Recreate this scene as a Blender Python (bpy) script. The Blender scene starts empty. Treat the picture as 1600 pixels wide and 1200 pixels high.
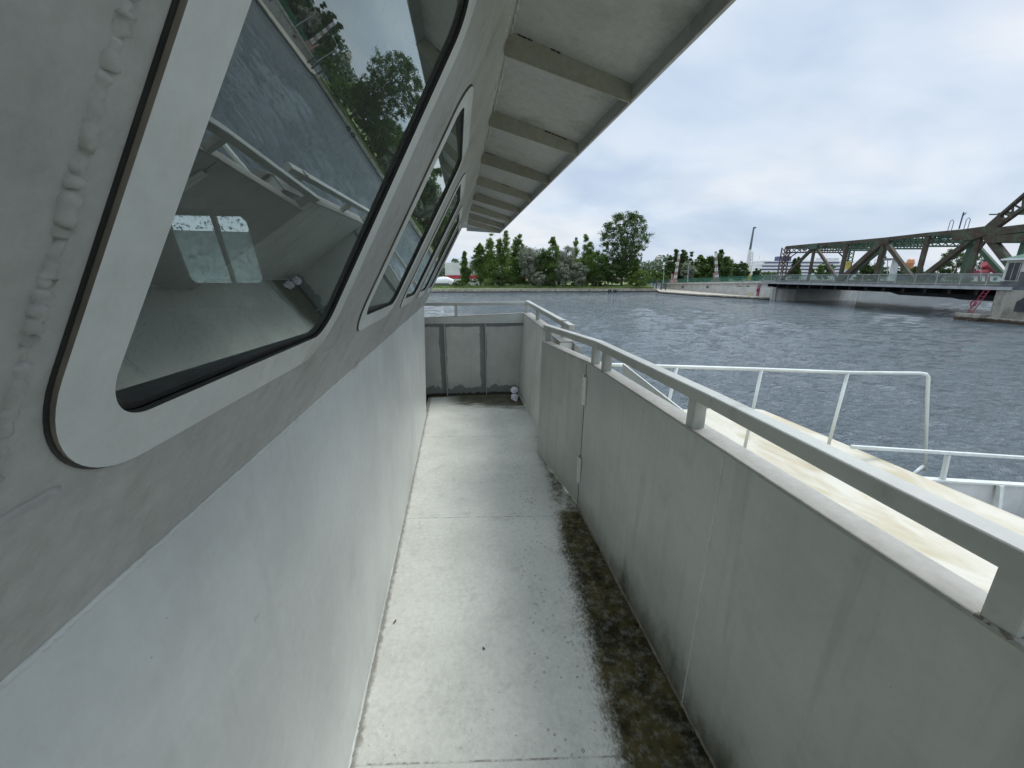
import bpy, math, random
import numpy as np
from mathutils import Vector, Matrix
sc = bpy.context.scene
C = bpy.context.collection
R_ = math.radians
random.seed(7); rng = np.random.default_rng(11)

# ------------------------------------------------------------------ camera
PITCH, YAW = 15.398, 7.829
cam = bpy.data.cameras.new('camera'); cam.lens = 36*610/1600; cam.sensor_width = 36
cam.clip_start = 0.02; cam.clip_end = 9000
co = bpy.data.objects.new('camera', cam); C.objects.link(co)
co.location = (0, 0, 4.5); co.rotation_euler = (R_(90-PITCH), 0, R_(-YAW))
sc.camera = co
sc.view_settings.view_transform = 'Standard'; sc.view_settings.look = 'None'
sc.view_settings.exposure = 0.38; sc.view_settings.gamma = 1
CY, SY = math.cos(R_(YAW)), math.sin(R_(YAW))
def g(r, d, z=0.0):            # metres right of / ahead of the boat's spot, along the harbour axes
    return Vector((r*CY + d*SY, -r*SY + d*CY, z))

# ------------------------------------------------------------------ world + sun
SUN_EL, SUN_AZ = 52, 62        # azimuth measured from +Y towards +X
w = bpy.data.worlds.new('World'); sc.world = w; w.use_nodes = True
nt = w.node_tree; N = nt.nodes; L = nt.links
for n in list(N): N.remove(n)
out = N.new('ShaderNodeOutputWorld'); bg = N.new('ShaderNodeBackground'); L.new(bg.outputs[0], out.inputs[0])
sky = N.new('ShaderNodeTexSky'); sky.sky_type = 'NISHITA'; sky.sun_disc = False
sky.sun_elevation = R_(SUN_EL); sky.sun_rotation = R_(SUN_AZ); sky.air_density = 1.2; sky.dust_density = 2.0
bg.inputs['Strength'].default_value = 0.10
tc = N.new('ShaderNodeTexCoord')
sep = N.new('ShaderNodeSeparateXYZ'); L.new(tc.outputs['Generated'], sep.inputs[0])
mz = N.new('ShaderNodeMath'); mz.operation = 'MAXIMUM'; L.new(sep.outputs[2], mz.inputs[0]); mz.inputs[1].default_value = 0.0
az = N.new('ShaderNodeMath'); az.operation = 'ADD'; L.new(mz.outputs[0], az.inputs[0]); az.inputs[1].default_value = 0.30
dv = N.new('ShaderNodeVectorMath'); dv.operation = 'DIVIDE'; L.new(tc.outputs['Generated'], dv.inputs[0])
cmb = N.new('ShaderNodeCombineXYZ'); 
for i in (0, 1, 2): L.new(az.outputs[0], cmb.inputs[i])
L.new(cmb.outputs[0], dv.inputs[1])
mp = N.new('ShaderNodeMapping'); mp.inputs['Scale'].default_value = (1.0, 1.35, 1.0); mp.inputs['Rotation'].default_value = (0, 0, R_(-25)); L.new(dv.outputs[0], mp.inputs[0])
def wn(scale, detail, rough, dist=0.0):
    n = N.new('ShaderNodeTexNoise'); n.inputs['Scale'].default_value = scale; n.inputs['Detail'].default_value = detail
    n.inputs['Roughness'].default_value = rough; n.inputs['Distortion'].default_value = dist; L.new(mp.outputs[0], n.inputs['Vector']); return n
n1 = wn(1.05, 7, 0.5, 0.35); n2 = wn(3.1, 5, 0.45, 0.3)
r1 = N.new('ShaderNodeValToRGB'); L.new(n1.outputs[0], r1.inputs[0])
r1.color_ramp.elements[0].position = 0.38; r1.color_ramp.elements[0].color = (4.3, 5.2, 6.5, 1)
r1.color_ramp.elements[1].position = 0.64; r1.color_ramp.elements[1].color = (6.4, 6.75, 7.2, 1)
e = r1.color_ramp.elements.new(0.5); e.color = (5.2, 5.95, 6.95, 1)
r2 = N.new('ShaderNodeValToRGB'); L.new(n2.outputs[0], r2.inputs[0])
r2.color_ramp.elements[0].position = 0.3; r2.color_ramp.elements[0].color = (0.90, 0.92, 0.95, 1)
r2.color_ramp.elements[1].position = 0.6; r2.color_ramp.elements[1].color = (1.04, 1.03, 1.02, 1)
mul = N.new('ShaderNodeMix'); mul.data_type = 'RGBA'; mul.blend_type = 'MULTIPLY'; mul.inputs[0].default_value = 1.0
L.new(r1.outputs[0], mul.inputs[6]); L.new(r2.outputs[0], mul.inputs[7])
mx = N.new('ShaderNodeMix'); mx.data_type = 'RGBA'; mx.inputs[0].default_value = 0.92
zr_ = N.new('ShaderNodeMapRange'); zr_.interpolation_type = 'SMOOTHSTEP'; L.new(sep.outputs[2], zr_.inputs[0])   # thin cloud is brighter overhead
zr_.inputs[1].default_value = .45; zr_.inputs[2].default_value = .95; zr_.inputs[3].default_value = 1.0; zr_.inputs[4].default_value = 2.7
vs = N.new('ShaderNodeVectorMath'); vs.operation = 'SCALE'; L.new(mul.outputs[2], vs.inputs[0]); L.new(zr_.outputs[0], vs.inputs['Scale'])
L.new(sky.outputs[0], mx.inputs[6]); L.new(vs.outputs[0], mx.inputs[7]); L.new(mx.outputs[2], bg.inputs[0])
sd = bpy.data.lights.new('sun', 'SUN'); sd.energy = 1.5; sd.angle = R_(25); sd.color = (1, 0.965, 0.91)
so = bpy.data.objects.new('sun', sd); C.objects.link(so)
dirv = Vector((math.sin(R_(SUN_AZ))*math.cos(R_(SUN_EL)), math.cos(R_(SUN_AZ))*math.cos(R_(SUN_EL)), math.sin(R_(SUN_EL))))
so.rotation_euler = dirv.to_track_quat('Z', 'Y').to_euler()

# ------------------------------------------------------------------ materials
class NB:                      # small node-building helper
    def __init__(s, name):
        s.m = bpy.data.materials.new(name); s.m.use_nodes = True
        s.t = s.m.node_tree; s.N = s.t.nodes; s.L = s.t.links
        s.b = s.N['Principled BSDF']; s.pos = None
    def P(s):
        if not s.pos: s.pos = s.N.new('ShaderNodeNewGeometry')
        return s.pos.outputs['Position']
    def vec(s, scale=(1,1,1), rot=(0,0,0), loc=(0,0,0)):
        m = s.N.new('ShaderNodeMapping'); m.inputs['Scale'].default_value = scale; m.inputs['Rotation'].default_value = rot
        m.inputs['Location'].default_value = loc; s.L.new(s.P(), m.inputs[0]); return m.outputs[0]
    def noise(s, scale, detail=4, rough=0.55, v=None, dist=0.0):
        n = s.N.new('ShaderNodeTexNoise'); n.inputs['Scale'].default_value = scale; n.inputs['Detail'].default_value = detail
        n.inputs['Roughness'].default_value = rough; n.inputs['Distortion'].default_value = dist
        s.L.new(v if v is not None else s.P(), n.inputs['Vector']); return n.outputs[0]
    def voro(s, scale, v=None, feat='F1'):
        n = s.N.new('ShaderNodeTexVoronoi'); n.feature = feat; n.inputs['Scale'].default_value = scale
        s.L.new(v if v is not None else s.P(), n.inputs['Vector']); return n.outputs['Distance']
    def sepp(s):
        n = s.N.new('ShaderNodeSeparateXYZ'); s.L.new(s.P(), n.inputs[0]); return n.outputs
    def math(s, op, a, b=None, c=None, clamp=False):
        n = s.N.new('ShaderNodeMath'); n.operation = op; n.use_clamp = clamp
        for i, x in enumerate((a, b, c)):
            if x is None: continue
            if isinstance(x, (int, float)): n.inputs[i].default_value = x
            else: s.L.new(x, n.inputs[i])
        return n.outputs[0]
    def ss(s, x, a, b):        # smoothstep a..b -> 0..1
        n = s.N.new('ShaderNodeMapRange'); n.interpolation_type = 'SMOOTHSTEP'
        s.L.new(x, n.inputs[0]); n.inputs[1].default_value = min(a, b); n.inputs[2].default_value = max(a, b)
        n.inputs[3].default_value = 0.0 if a < b else 1.0; n.inputs[4].default_value = 1.0 if a < b else 0.0
        return n.outputs[0]
    def mix(s, f, a, b, mode='MIX'):
        n = s.N.new('ShaderNodeMix'); n.data_type = 'RGBA'; n.blend_type = mode
        for i, x in ((0, f), (6, a), (7, b)):
            if isinstance(x, (int, float)): n.inputs[i].default_value = x
            elif isinstance(x, tuple): n.inputs[i].default_value = (x[0], x[1], x[2], 1)
            else: s.L.new(x, n.inputs[i])
        return n.outputs[2]
    def col(s, x):
        if isinstance(x, tuple): s.b.inputs['Base Color'].default_value = (*x, 1)
        else: s.L.new(x, s.b.inputs['Base Color'])
    def rough(s, x):
        if isinstance(x, (int, float)): s.b.inputs['Roughness'].default_value = x
        else: s.L.new(x, s.b.inputs['Roughness'])
    def bump(s, h, strength=0.3, dist=0.01):
        n = s.N.new('ShaderNodeBump'); n.inputs['Strength'].default_value = strength; n.inputs['Distance'].default_value = dist
        s.L.new(h, n.inputs['Height']); s.L.new(n.outputs[0], s.b.inputs['Normal'])

def simple(name, c, rough=0.6, var=0.25, scale=1.5, metal=0.0, bump=0.0):
    k = NB(name); n = k.noise(scale, 5)
    k.col(k.mix(k.ss(n, .3, .7), tuple(x*(1-var) for x in c), tuple(min(1, x*(1+var)) for x in c)))
    k.rough(rough); k.b.inputs['Metallic'].default_value = metal
    if bump: k.bump(k.noise(scale*8, 4), 0.4, bump)
    return k.m

def paint(name, c, rough=0.42, grime=(0.17, 0.16, 0.12), gam=0.35, streak=0.35, mould=0.0, rust=.35, grit=.28, coat=True, blot=1.0, extra=None):
    """weathered brushed-on boat paint"""
    k = NB(name)
    big = k.noise(1.7, 5, .55); med = k.noise(9, 6, .6)
    st = k.noise(1.0, 5, .6, k.vec((16, 16, 0.9)), 0.4)
    fine = k.noise(140, 3, .6)
    base = k.mix(k.ss(big, .3, .7), tuple(x*0.86 for x in c), tuple(x*1.09 for x in c))
    base = k.mix(k.math('MULTIPLY', k.ss(med, .5, .72), .16*blot), base, tuple(x*1.25 for x in c))
    sm = k.math('MULTIPLY', k.ss(st, .5, .74), streak)
    base = k.mix(sm, base, tuple(a*.5+b*.5 for a, b in zip(c, grime)))
    gm = k.math('MULTIPLY', k.ss(k.noise(4.3, 9, .68), .52, .72), gam)
    base = k.mix(gm, base, grime)
    gt_ = k.math('MULTIPLY_ADD', k.noise(34, 9, .78), grit, 1-grit/2)
    base = k.mix(1.0, base, gt_, 'MULTIPLY')
    rs_ = k.math('MULTIPLY', k.ss(k.noise(13, 6, .7), .66, .70), k.ss(k.noise(2.3, 2), .5, .62))
    base = k.mix(k.math('MULTIPLY', rs_, rust), base, (.16, .085, .04))
    sp = k.math('MULTIPLY', k.ss(k.voro(31), .05, .02), k.ss(k.noise(6, 2), .55, .62))
    base = k.mix(k.math('MULTIPLY', sp, .7), base, (.07, .06, .045))
    if mould > 0:
        s = k.sepp()
        low = k.math('ADD', k.math('SUBTRACT', s[2], 2.95), k.math('MULTIPLY', k.noise(1, 9, .72, k.vec((5, 5, 2.6))), -0.60))
        mk = k.math('MULTIPLY', k.math('MULTIPLY', k.ss(low, -0.08, -0.36), mould), k.math('MULTIPLY_ADD', k.ss(s[1], 2.1, 1.5), .75, .25))
        base = k.mix(mk, base, (.05, .052, .028))
    if extra: base = extra(k, base)
    k.col(base); k.rough(k.math('MULTIPLY_ADD', med, .3, rough-.15))
    h = k.math('ADD', k.math('MULTIPLY', k.noise(38, 4, .5), .5), k.math('MULTIPLY', fine, .22))
    h = k.math('ADD', h, k.math('MULTIPLY', k.noise(2.2, 2), 3.0))
    k.bump(h, .3+grit*.3, .003+grit*.002)
    return k.m

M = {}
M['wall'] = paint('cabin_paint', (.60, .63, .605), .40, gam=.10, streak=.16)
M['lean'] = paint('shaded_cabin_paint', (.385, .40, .375), .55, gam=.6, streak=.65, blot=2.0, grime=(.2, .19, .15), grit=.75)  # cabin paint darkened for shade on the downward facing wall, plus grime and streaks
M['frame'] = paint('frame_paint', (.60, .635, .61), .5, gam=.65, streak=.25, blot=1.5, grime=(.33, .28, .21), grit=.4)
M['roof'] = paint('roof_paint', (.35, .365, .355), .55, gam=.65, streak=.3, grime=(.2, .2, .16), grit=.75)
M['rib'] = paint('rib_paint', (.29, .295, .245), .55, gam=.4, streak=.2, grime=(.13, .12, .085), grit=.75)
M['bulwark'] = paint('bulwark_paint', (.46, .48, .45), .42, gam=.22, streak=.55, mould=.95, grime=(.2, .2, .16))
M['bulwark_lit'] = paint('lit_bulwark_paint', (.68, .70, .66), .42, gam=.3, streak=.6, grime=(.22, .22, .18))  # bulwark paint lightened: the far stretch's brighter light is in the colour
M['gate'] = paint('shaded_gate_paint', (.42, .435, .405), .5, gam=.3, streak=.6, grime=(.2, .2, .16))  # bulwark paint darkened to give the gate shading against the lit far stretch
M['hinge'] = paint('hinge_paint', (.72, .72, .68), .5, gam=.6, streak=.2, grime=(.25, .14, .07))
M['cap'] = paint('cap_paint', (.35, .35, .32), .6, gam=.7, streak=.15, grime=(.25,.25,.23), grit=.75)
M['rail'] = paint('rail_paint', (.44, .455, .42), .45, gam=.45, streak=.05)
M['int'] = simple('cabin_lining', (.20, .24, .22), .6, .15)
M['intfloor'] = simple('cabin_floor_paint', (.16, .17, .15), .6, .3, 3)

def primer(k, base):            # bare primer patches painted round the stiffeners
    s = k.sepp(); n = k.noise(7, 4, .6); sl = k.math('MULTIPLY', k.noise(3.6, 4, .7), .072)
    m = None
    for xc in (-.205, .318):
        dx = k.math('ABSOLUTE', k.math('SUBTRACT', s[0], xc)); a = k.ss(k.math('SUBTRACT', dx, sl), .012, .0)
        m = a if m is None else k.math('MAXIMUM', m, a)
    m = k.math('MULTIPLY', m, k.ss(s[2], 3.92, 3.912))
    lo = k.ss(k.math('SUBTRACT', k.math('SUBTRACT', s[2], 2.95), k.math('MULTIPLY', n, .22)), .012, .0)
    hi = k.math('MULTIPLY', k.ss(k.math('ADD', k.math('SUBTRACT', s[2], 3.9), k.math('MULTIPLY', n, .05)), -.008, .002), k.ss(s[2], 3.925, 3.915))
    m = k.math('MAXIMUM', m, k.math('MAXIMUM', lo, hi))
    base = k.mix(k.math('MULTIPLY', m, .8), base, (.14, .155, .155))
    dk = k.ss(k.math('SUBTRACT', k.math('SUBTRACT', s[2], 2.95), k.math('MULTIPLY', k.noise(18, 5), .06)), .012, -.01)
    return k.mix(dk, base, (.03, .028, .018))
M['endwall'] = paint('end_bulkhead_paint', (.50, .52, .48), .5, gam=.2, streak=.3, extra=primer)

# side deck with the mossy strip along the bulwark
k = NB('deck_paint'); s = k.sepp()
c = (.69, .70, .645)
base = k.mix(k.ss(k.noise(2.1, 6, .6), .3, .7), tuple(x*.88 for x in c), tuple(x*1.07 for x in c))
base = k.mix(k.math('MULTIPLY', k.ss(k.noise(11, 8, .7), .5, .75), .35), base, (.36, .37, .33))
spk = k.math('MULTIPLY', k.ss(k.noise(85, 4, .7), .63, .70), k.ss(k.noise(3.3, 5), .36, .58))
base = k.mix(1.0, base, k.math('MULTIPLY_ADD', k.noise(42, 9, .8), .7, .66), 'MULTIPLY')
base = k.mix(k.math('MULTIPLY', spk, .8), base, (.11, .10, .07))
vor = k.voro(34); ring = k.math('MULTIPLY', k.ss(vor, .10, .15), k.ss(vor, .24, .18))
xw = k.ss(k.math('ABSOLUTE', k.math('SUBTRACT', s[0], k.math('MULTIPLY_ADD', s[1], .05, .30))), .16, .05)
rm = k.math('MULTIPLY', k.math('MULTIPLY', ring, xw), k.ss(k.noise(7, 2), .44, .5))
base = k.mix(k.math('MULTIPLY', rm, .7), base, (.16, .16, .14))
v = k.math('MULTIPLY_ADD', s[0], .11, s[1])
fr = k.math('ABSOLUTE', k.math('SUBTRACT', k.math('FRACT', k.math('DIVIDE', k.math('SUBTRACT', v, .925-1.373*3.5), 1.373)), .5))
ln = k.ss(fr, .0032, .0012); br = k.ss(k.noise(60, 3), .36, .5)
base = k.mix(k.math('MULTIPLY', k.math('MULTIPLY', ln, k.ss(k.noise(23, 6, .75), .40, .62)), .7), base, (.13, .12, .10))
# grime hugging the cabin side
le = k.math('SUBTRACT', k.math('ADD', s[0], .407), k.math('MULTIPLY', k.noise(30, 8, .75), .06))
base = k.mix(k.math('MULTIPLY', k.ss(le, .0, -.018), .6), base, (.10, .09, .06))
# strip of moss: edge runs x = .43 + .10*y, broken by noise
n_m = k.noise(5.5, 10, .72); n_f = k.noise(95, 8, .75, k.vec((1, .6, 1)))
edge = k.math('SUBTRACT', s[0], k.math('MULTIPLY_ADD', s[1], .10, .36))
edge = k.math('ADD', edge, k.math('ADD', k.math('MULTIPLY', k.math('SUBTRACT', n_m, .5), .13), k.math('MULTIPLY', k.math('SUBTRACT', n_f, .5), .16)))
near = k.ss(k.math('ADD', s[1], k.math('MULTIPLY', n_m, .12)), 2.38, 2.30)
far = k.math('MULTIPLY', k.ss(s[1], 4.1, 2.6), k.ss(n_m, .36, .56))
mk = k.math('MULTIPLY', k.ss(edge, -.02, .075), k.math('MAXIMUM', near, k.math('MULTIPLY', far, .85)))
mk2 = k.math('MULTIPLY', mk, k.math('MULTIPLY_ADD', k.ss(k.noise(21, 8, .75), .66, .46), .20, .80))
halo = k.math('MULTIPLY', k.math('MULTIPLY', k.ss(edge, -.07, .05), k.math('MAXIMUM', near, .35)), k.math('MULTIPLY', k.ss(n_f, .42, .6), .35))
base = k.mix(halo, base, (.24, .23, .18))
# damp corner by the end bulkhead
e1 = k.math('ADD', k.math('MULTIPLY_ADD', s[0], .30, s[1]), k.math('MULTIPLY', k.math('SUBTRACT', k.noise(4, 8, .7, k.vec((1, 2.4, 1))), .5), .62))
cm = k.math('MULTIPLY', k.ss(e1, 4.55, 4.85), k.ss(s[0], -.3, .05))
cm = k.math('MAXIMUM', cm, k.ss(k.math('ADD', s[1], k.math('MULTIPLY', n_f, .04)), 5.04, 5.10))
gr = k.mix(k.ss(k.noise(9, 6, .7), .35, .62), (.022, .019, .008), (.095, .080, .032))
mm = k.math('MAXIMUM', mk2, k.math('MULTIPLY', cm, .92))
base = k.mix(mm, base, gr)
k.col(base); k.rough(k.math('MULTIPLY_ADD', mm, .3, .62)); k.b.inputs['Specular IOR Level'].default_value = .25
hh = k.math('ADD', k.math('MULTIPLY', k.noise(90, 4), .5), k.math('MULTIPLY', k.math('MULTIPLY', n_f, mm), 1.2))
hh = k.math('ADD', hh, k.math('MULTIPLY', rm, 1.2)); hh = k.math('ADD', hh, k.math('MULTIPLY', ln, 1.0))
k.bump(hh, .5, .004); M['deck'] = k.m

# cream deck of the neighbouring boat
k = NB('cream_deck'); nn = k.noise(1, 7, .62, k.vec((2.4, 1.1, 1)), .6)
b = k.mix(k.ss(nn, .32, .6), (.38, .335, .22), (.50, .48, .40))
b = k.mix(k.math('MULTIPLY', k.ss(k.noise(1, 6, .6, k.vec((3.2, 1.3, 1), loc=(3, 9, 0))), .52, .7), .55), b, (.42, .29, .12))
b = k.mix(k.math('MULTIPLY', k.ss(k.noise(40, 5, .7), .58, .75), .3), b, (.5, .47, .4))
k.col(b); k.rough(.6); k.bump(k.noise(60, 4), .3, .004); M['cream'] = k.m
M['white'] = paint('white_boat_paint', (.64, .67, .63), .4, gam=.15, streak=.2)
M['greyside'] = paint('neighbour_paint', (.55, .56, .54), .45, gam=.25, streak=.4)
M['rubber'] = simple('window_rubber', (.022, .022, .021), .55, .3, 30, bump=.001)
M['edge'] = simple('frame_edge_grime', (.20, .18, .145), .7, .3, 20)

def glass(name, tint, f0=.19, dirt=.11):
    k = NB(name); k.N.remove(k.b); o = k.N['Material Output']
    tr = k.N.new('ShaderNodeBsdfTransparent'); tr.inputs[0].default_value = (*tint, 1)
    gl = k.N.new('ShaderNodeBsdfGlossy'); gl.inputs['Roughness'].default_value = .003; gl.inputs[0].default_value = (.86, .95, .92, 1)
    df = k.N.new('ShaderNodeBsdfDiffuse'); df.inputs[0].default_value = (.5, .55, .52, 1)
    gn = k.N.new('ShaderNodeNewGeometry'); dt = k.N.new('ShaderNodeVectorMath'); dt.operation = 'DOT_PRODUCT'; k.L.new(gn.outputs['Normal'], dt.inputs[0]); k.L.new(gn.outputs['Incoming'], dt.inputs[1])
    sch = k.math('POWER', k.math('SUBTRACT', 1.0, k.math('ABSOLUTE', dt.outputs['Value'])), 3.0); fr = k.math('MULTIPLY_ADD', sch, 1-f0, f0)
    m1 = k.N.new('ShaderNodeMixShader'); k.L.new(fr, m1.inputs[0]); k.L.new(tr.outputs[0], m1.inputs[1]); k.L.new(gl.outputs[0], m1.inputs[2])
    d = k.math('MULTIPLY_ADD', k.ss(k.noise(60, 4, .7), .55, .75), dirt, dirt*.5)
    m2 = k.N.new('ShaderNodeMixShader'); k.L.new(d, m2.inputs[0]); k.L.new(m1.outputs[0], m2.inputs[1]); k.L.new(df.outputs[0], m2.inputs[2])
    k.L.new(m2.outputs[0], o.inputs[0]); return k.m
M['glass'] = glass('window_glass', (.62, .70, .67))
M['railglass'] = glass('bridge_railing_mesh', (.62, .72, .68), f0=.05, dirt=.35)
k = NB('dusty_film'); k.N.remove(k.b); o = k.N['Material Output']
tl = k.N.new('ShaderNodeBsdfTranslucent'); k.L.new(k.mix(k.ss(k.noise(9, 8, .7), .35, .65), (.30, .36, .36), (.42, .48, .48)), tl.inputs[0])
k.L.new(tl.outputs[0], o.inputs[0]); M['film'] = k.m
k = NB('sooty_glass'); k.N.remove(k.b); o = k.N['Material Output']
tr = k.N.new('ShaderNodeBsdfTransparent'); tr.inputs[0].default_value = (.9, .93, .93, 1); df = k.N.new('ShaderNodeBsdfDiffuse'); df.inputs[0].default_value = (.25, .28, .27, 1)
ms = k.N.new('ShaderNodeMixShader'); k.L.new(k.ss(k.noise(24, 8, .75), .5, .62), ms.inputs[0]); k.L.new(tr.outputs[0], ms.inputs[1]); k.L.new(df.outputs[0], ms.inputs[2]); k.L.new(ms.outputs[0], o.inputs[0]); M['soot'] = k.m

# bridge steel
def steel(name, green, rust, lo=.42, hi=.58, sc_=.9):
    k = NB(name); n = k.noise(sc_, 8, .72); n2 = k.noise(sc_*5, 5, .7)
    f = k.ss(k.math('ADD', k.math('MULTIPLY', n, .7), k.math('MULTIPLY', n2, .3)), lo, hi)
    b = k.mix(f, green, rust); b = k.mix(k.math('MULTIPLY', k.ss(n2, .55, .7), .5), b, (.28, .27, .22))
    k.col(b); k.rough(.7); return k.m
M['steel'] = steel('rusty_green_steel', (.07, .095, .055), (.06, .038, .024), .40, .53)
M['steel_g'] = steel('green_steel', (.055, .105, .065), (.07, .05, .03), .56, .68)
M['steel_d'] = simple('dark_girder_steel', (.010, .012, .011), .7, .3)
M['steel_r'] = steel('rusted_steel', (.07, .09, .065), (.10, .05, .035), .36, .5)
M['conc'] = simple('pale_concrete', (.46, .455, .42), .85, .14, .7, bump=.02)
k = NB('stained_pier_concrete'); s = k.sepp(); st = k.noise(1, 7, .65, k.vec((1.1, 1.1, .35)))
b = k.mix(k.ss(st, .35, .62), (.19, .175, .14), (.34, .325, .28)); b = k.mix(k.math('MULTIPLY', k.ss(k.noise(1.6, 7, .7), .52, .68), .6), b, (.13, .11, .08))
wl = k.ss(k.math('ADD', s[2], k.math('MULTIPLY', k.noise(2, 4), -.4)), .22, .02); b = k.mix(wl, b, (.05, .035, .02)); k.col(b); k.rough(.9); k.bump(k.noise(5, 6), .5, .06); M['pier'] = k.m
M['grey_tar'] = simple('grey_bitumen', (.10, .105, .11), .8, .3, 1.5)
M['fence'] = simple('green_fence_paint', (.05, .17, .11), .5, .2)
M['galv'] = simple('galvanised_pole', (.33, .34, .34), .5, .15)
M['wood'] = simple('old_wood_pole', (.22, .19, .15), .85, .25, 3)
M['red'] = simple('red_paint', (.45, .03, .05), .5, .2)
M['maroon'] = simple('crimson_ladder_paint', (.28, .03, .06), .5, .2)
M['yellow'] = simple('yellow_paint', (.62, .50, .10), .5, .2)
M['wht'] = simple('white_paint', (.75, .75, .74), .5, .08, .4)
M['clad'] = simple('white_cladding', (.70, .69, .66), .6, .07, .3)
M['bluewin'] = simple('ship_window_band', (.05, .08, .16), .3, .2)
M['dark'] = simple('dark_glass', (.03, .035, .04), .2, .2)
M['tyre'] = simple('tyre_rubber', (.02, .02, .02), .8, .2)
M['orange'] = simple('orange_paint', (.55, .24, .10), .5, .15)
M['beige'] = simple('beige_stone', (.48, .44, .36), .8, .1, .2)
M['crane_d'] = simple('crane_grey', (.13, .15, .17), .5, .2)
M['siding'] = simple('cream_siding', (.60, .59, .52), .6, .1, 1)
M['green_roof'] = simple('green_roof_paint', (.16, .26, .20), .6, .2, 1)
M['earth'] = simple('shore_earth', (.12, .11, .075), .95, .3, .5)
M['asphalt'] = simple('asphalt', (.06, .06, .06), .9, .2, 1)
M['pink'] = simple('faded_red_paint', (.36, .22, .20), .6, .2, 1)
M['redpipe'] = simple('dull_red_steel', (.32, .05, .06), .6, .2, .5)
k = NB('white_stone_wall'); s = k.sepp(); b = k.mix(k.ss(k.noise(1.2, 8, .7), .4, .65), (.30, .27, .21), (.47, .44, .37))
b = k.mix(k.ss(k.math('ADD', s[2], k.math('MULTIPLY', k.noise(1.5, 4), -.3)), .16, .0), b, (.04, .035, .025)); k.col(b); k.rough(.9); k.bump(k.noise(3, 6), .6, .08); M['quay'] = k.m
k = NB('grass_ground'); b = k.mix(k.ss(k.noise(.35, 7, .7), .35, .65), (.085, .12, .03), (.17, .22, .06)); k.col(b); k.rough(.95); M['grass'] = k.m
k = NB('grass_blades'); gi = k.N.new('ShaderNodeNewGeometry'); k.col(k.mix(gi.outputs['Random Per Island'], (.07, .12, .03), (.16, .21, .07))); k.rough(.8); M['blades'] = k.m
def leafmat(name, a, b):
    k = NB(name); gi = k.N.new('ShaderNodeNewGeometry'); n = k.noise(.45, 3, .6)
    f = k.math('ADD', k.math('MULTIPLY', gi.outputs['Random Per Island'], .6), k.math('MULTIPLY', n, .4))
    c_ = k.mix(f, a, b); k.col(c_); k.rough(.65); k.b.inputs['Specular IOR Level'].default_value = .25
    o = k.N['Material Output']; tl = k.N.new('ShaderNodeBsdfTranslucent'); k.L.new(c_, tl.inputs[0])
    ms = k.N.new('ShaderNodeMixShader'); ms.inputs[0].default_value = .4; k.L.new(k.b.outputs[0], ms.inputs[1]); k.L.new(tl.outputs[0], ms.inputs[2]); k.L.new(ms.outputs[0], o.inputs[0]); return k.m
M['l_dark'] = leafmat('dark_green_leaves', (.04, .075, .022), (.11, .17, .05))
M['l_mid'] = leafmat('mid_green_leaves', (.06, .115, .022), (.16, .25, .06))
M['l_light'] = leafmat('light_green_leaves', (.085, .15, .028), (.21, .31, .08))
M['l_silver'] = leafmat('silver_green_leaves', (.17, .20, .13), (.38, .41, .31))
M['l_hill'] = leafmat('hazed_leaves', (.06, .10, .05), (.13, .18, .10))  # bluish tint puts the haze of distance into the leaf colour
M['bark'] = simple('bark', (.11, .09, .07), .9, .3, 2)

# water
k = NB('harbour_water')
k.col((.12, .15, .165)); k.rough(.03); k.b.inputs['IOR'].default_value = 1.33
def ridge(n_): return k.math('SUBTRACT', 1.0, k.math('ABSOLUTE', k.math('MULTIPLY_ADD', n_, 2.0, -1.0)))
h1 = ridge(k.noise(1.25, 4, .6, k.vec((1.0, 1.8, 1), (0, 0, R_(20))), .6))
h2 = k.noise(3.4, 5, .65, k.vec((1, 1.7, 1), (0, 0, R_(-12))), .6)
k.bump(k.math('ADD', k.math('MULTIPLY', h1, .55), k.math('MULTIPLY', h2, .45)), 1.0, .5); M['water'] = k.m

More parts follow.
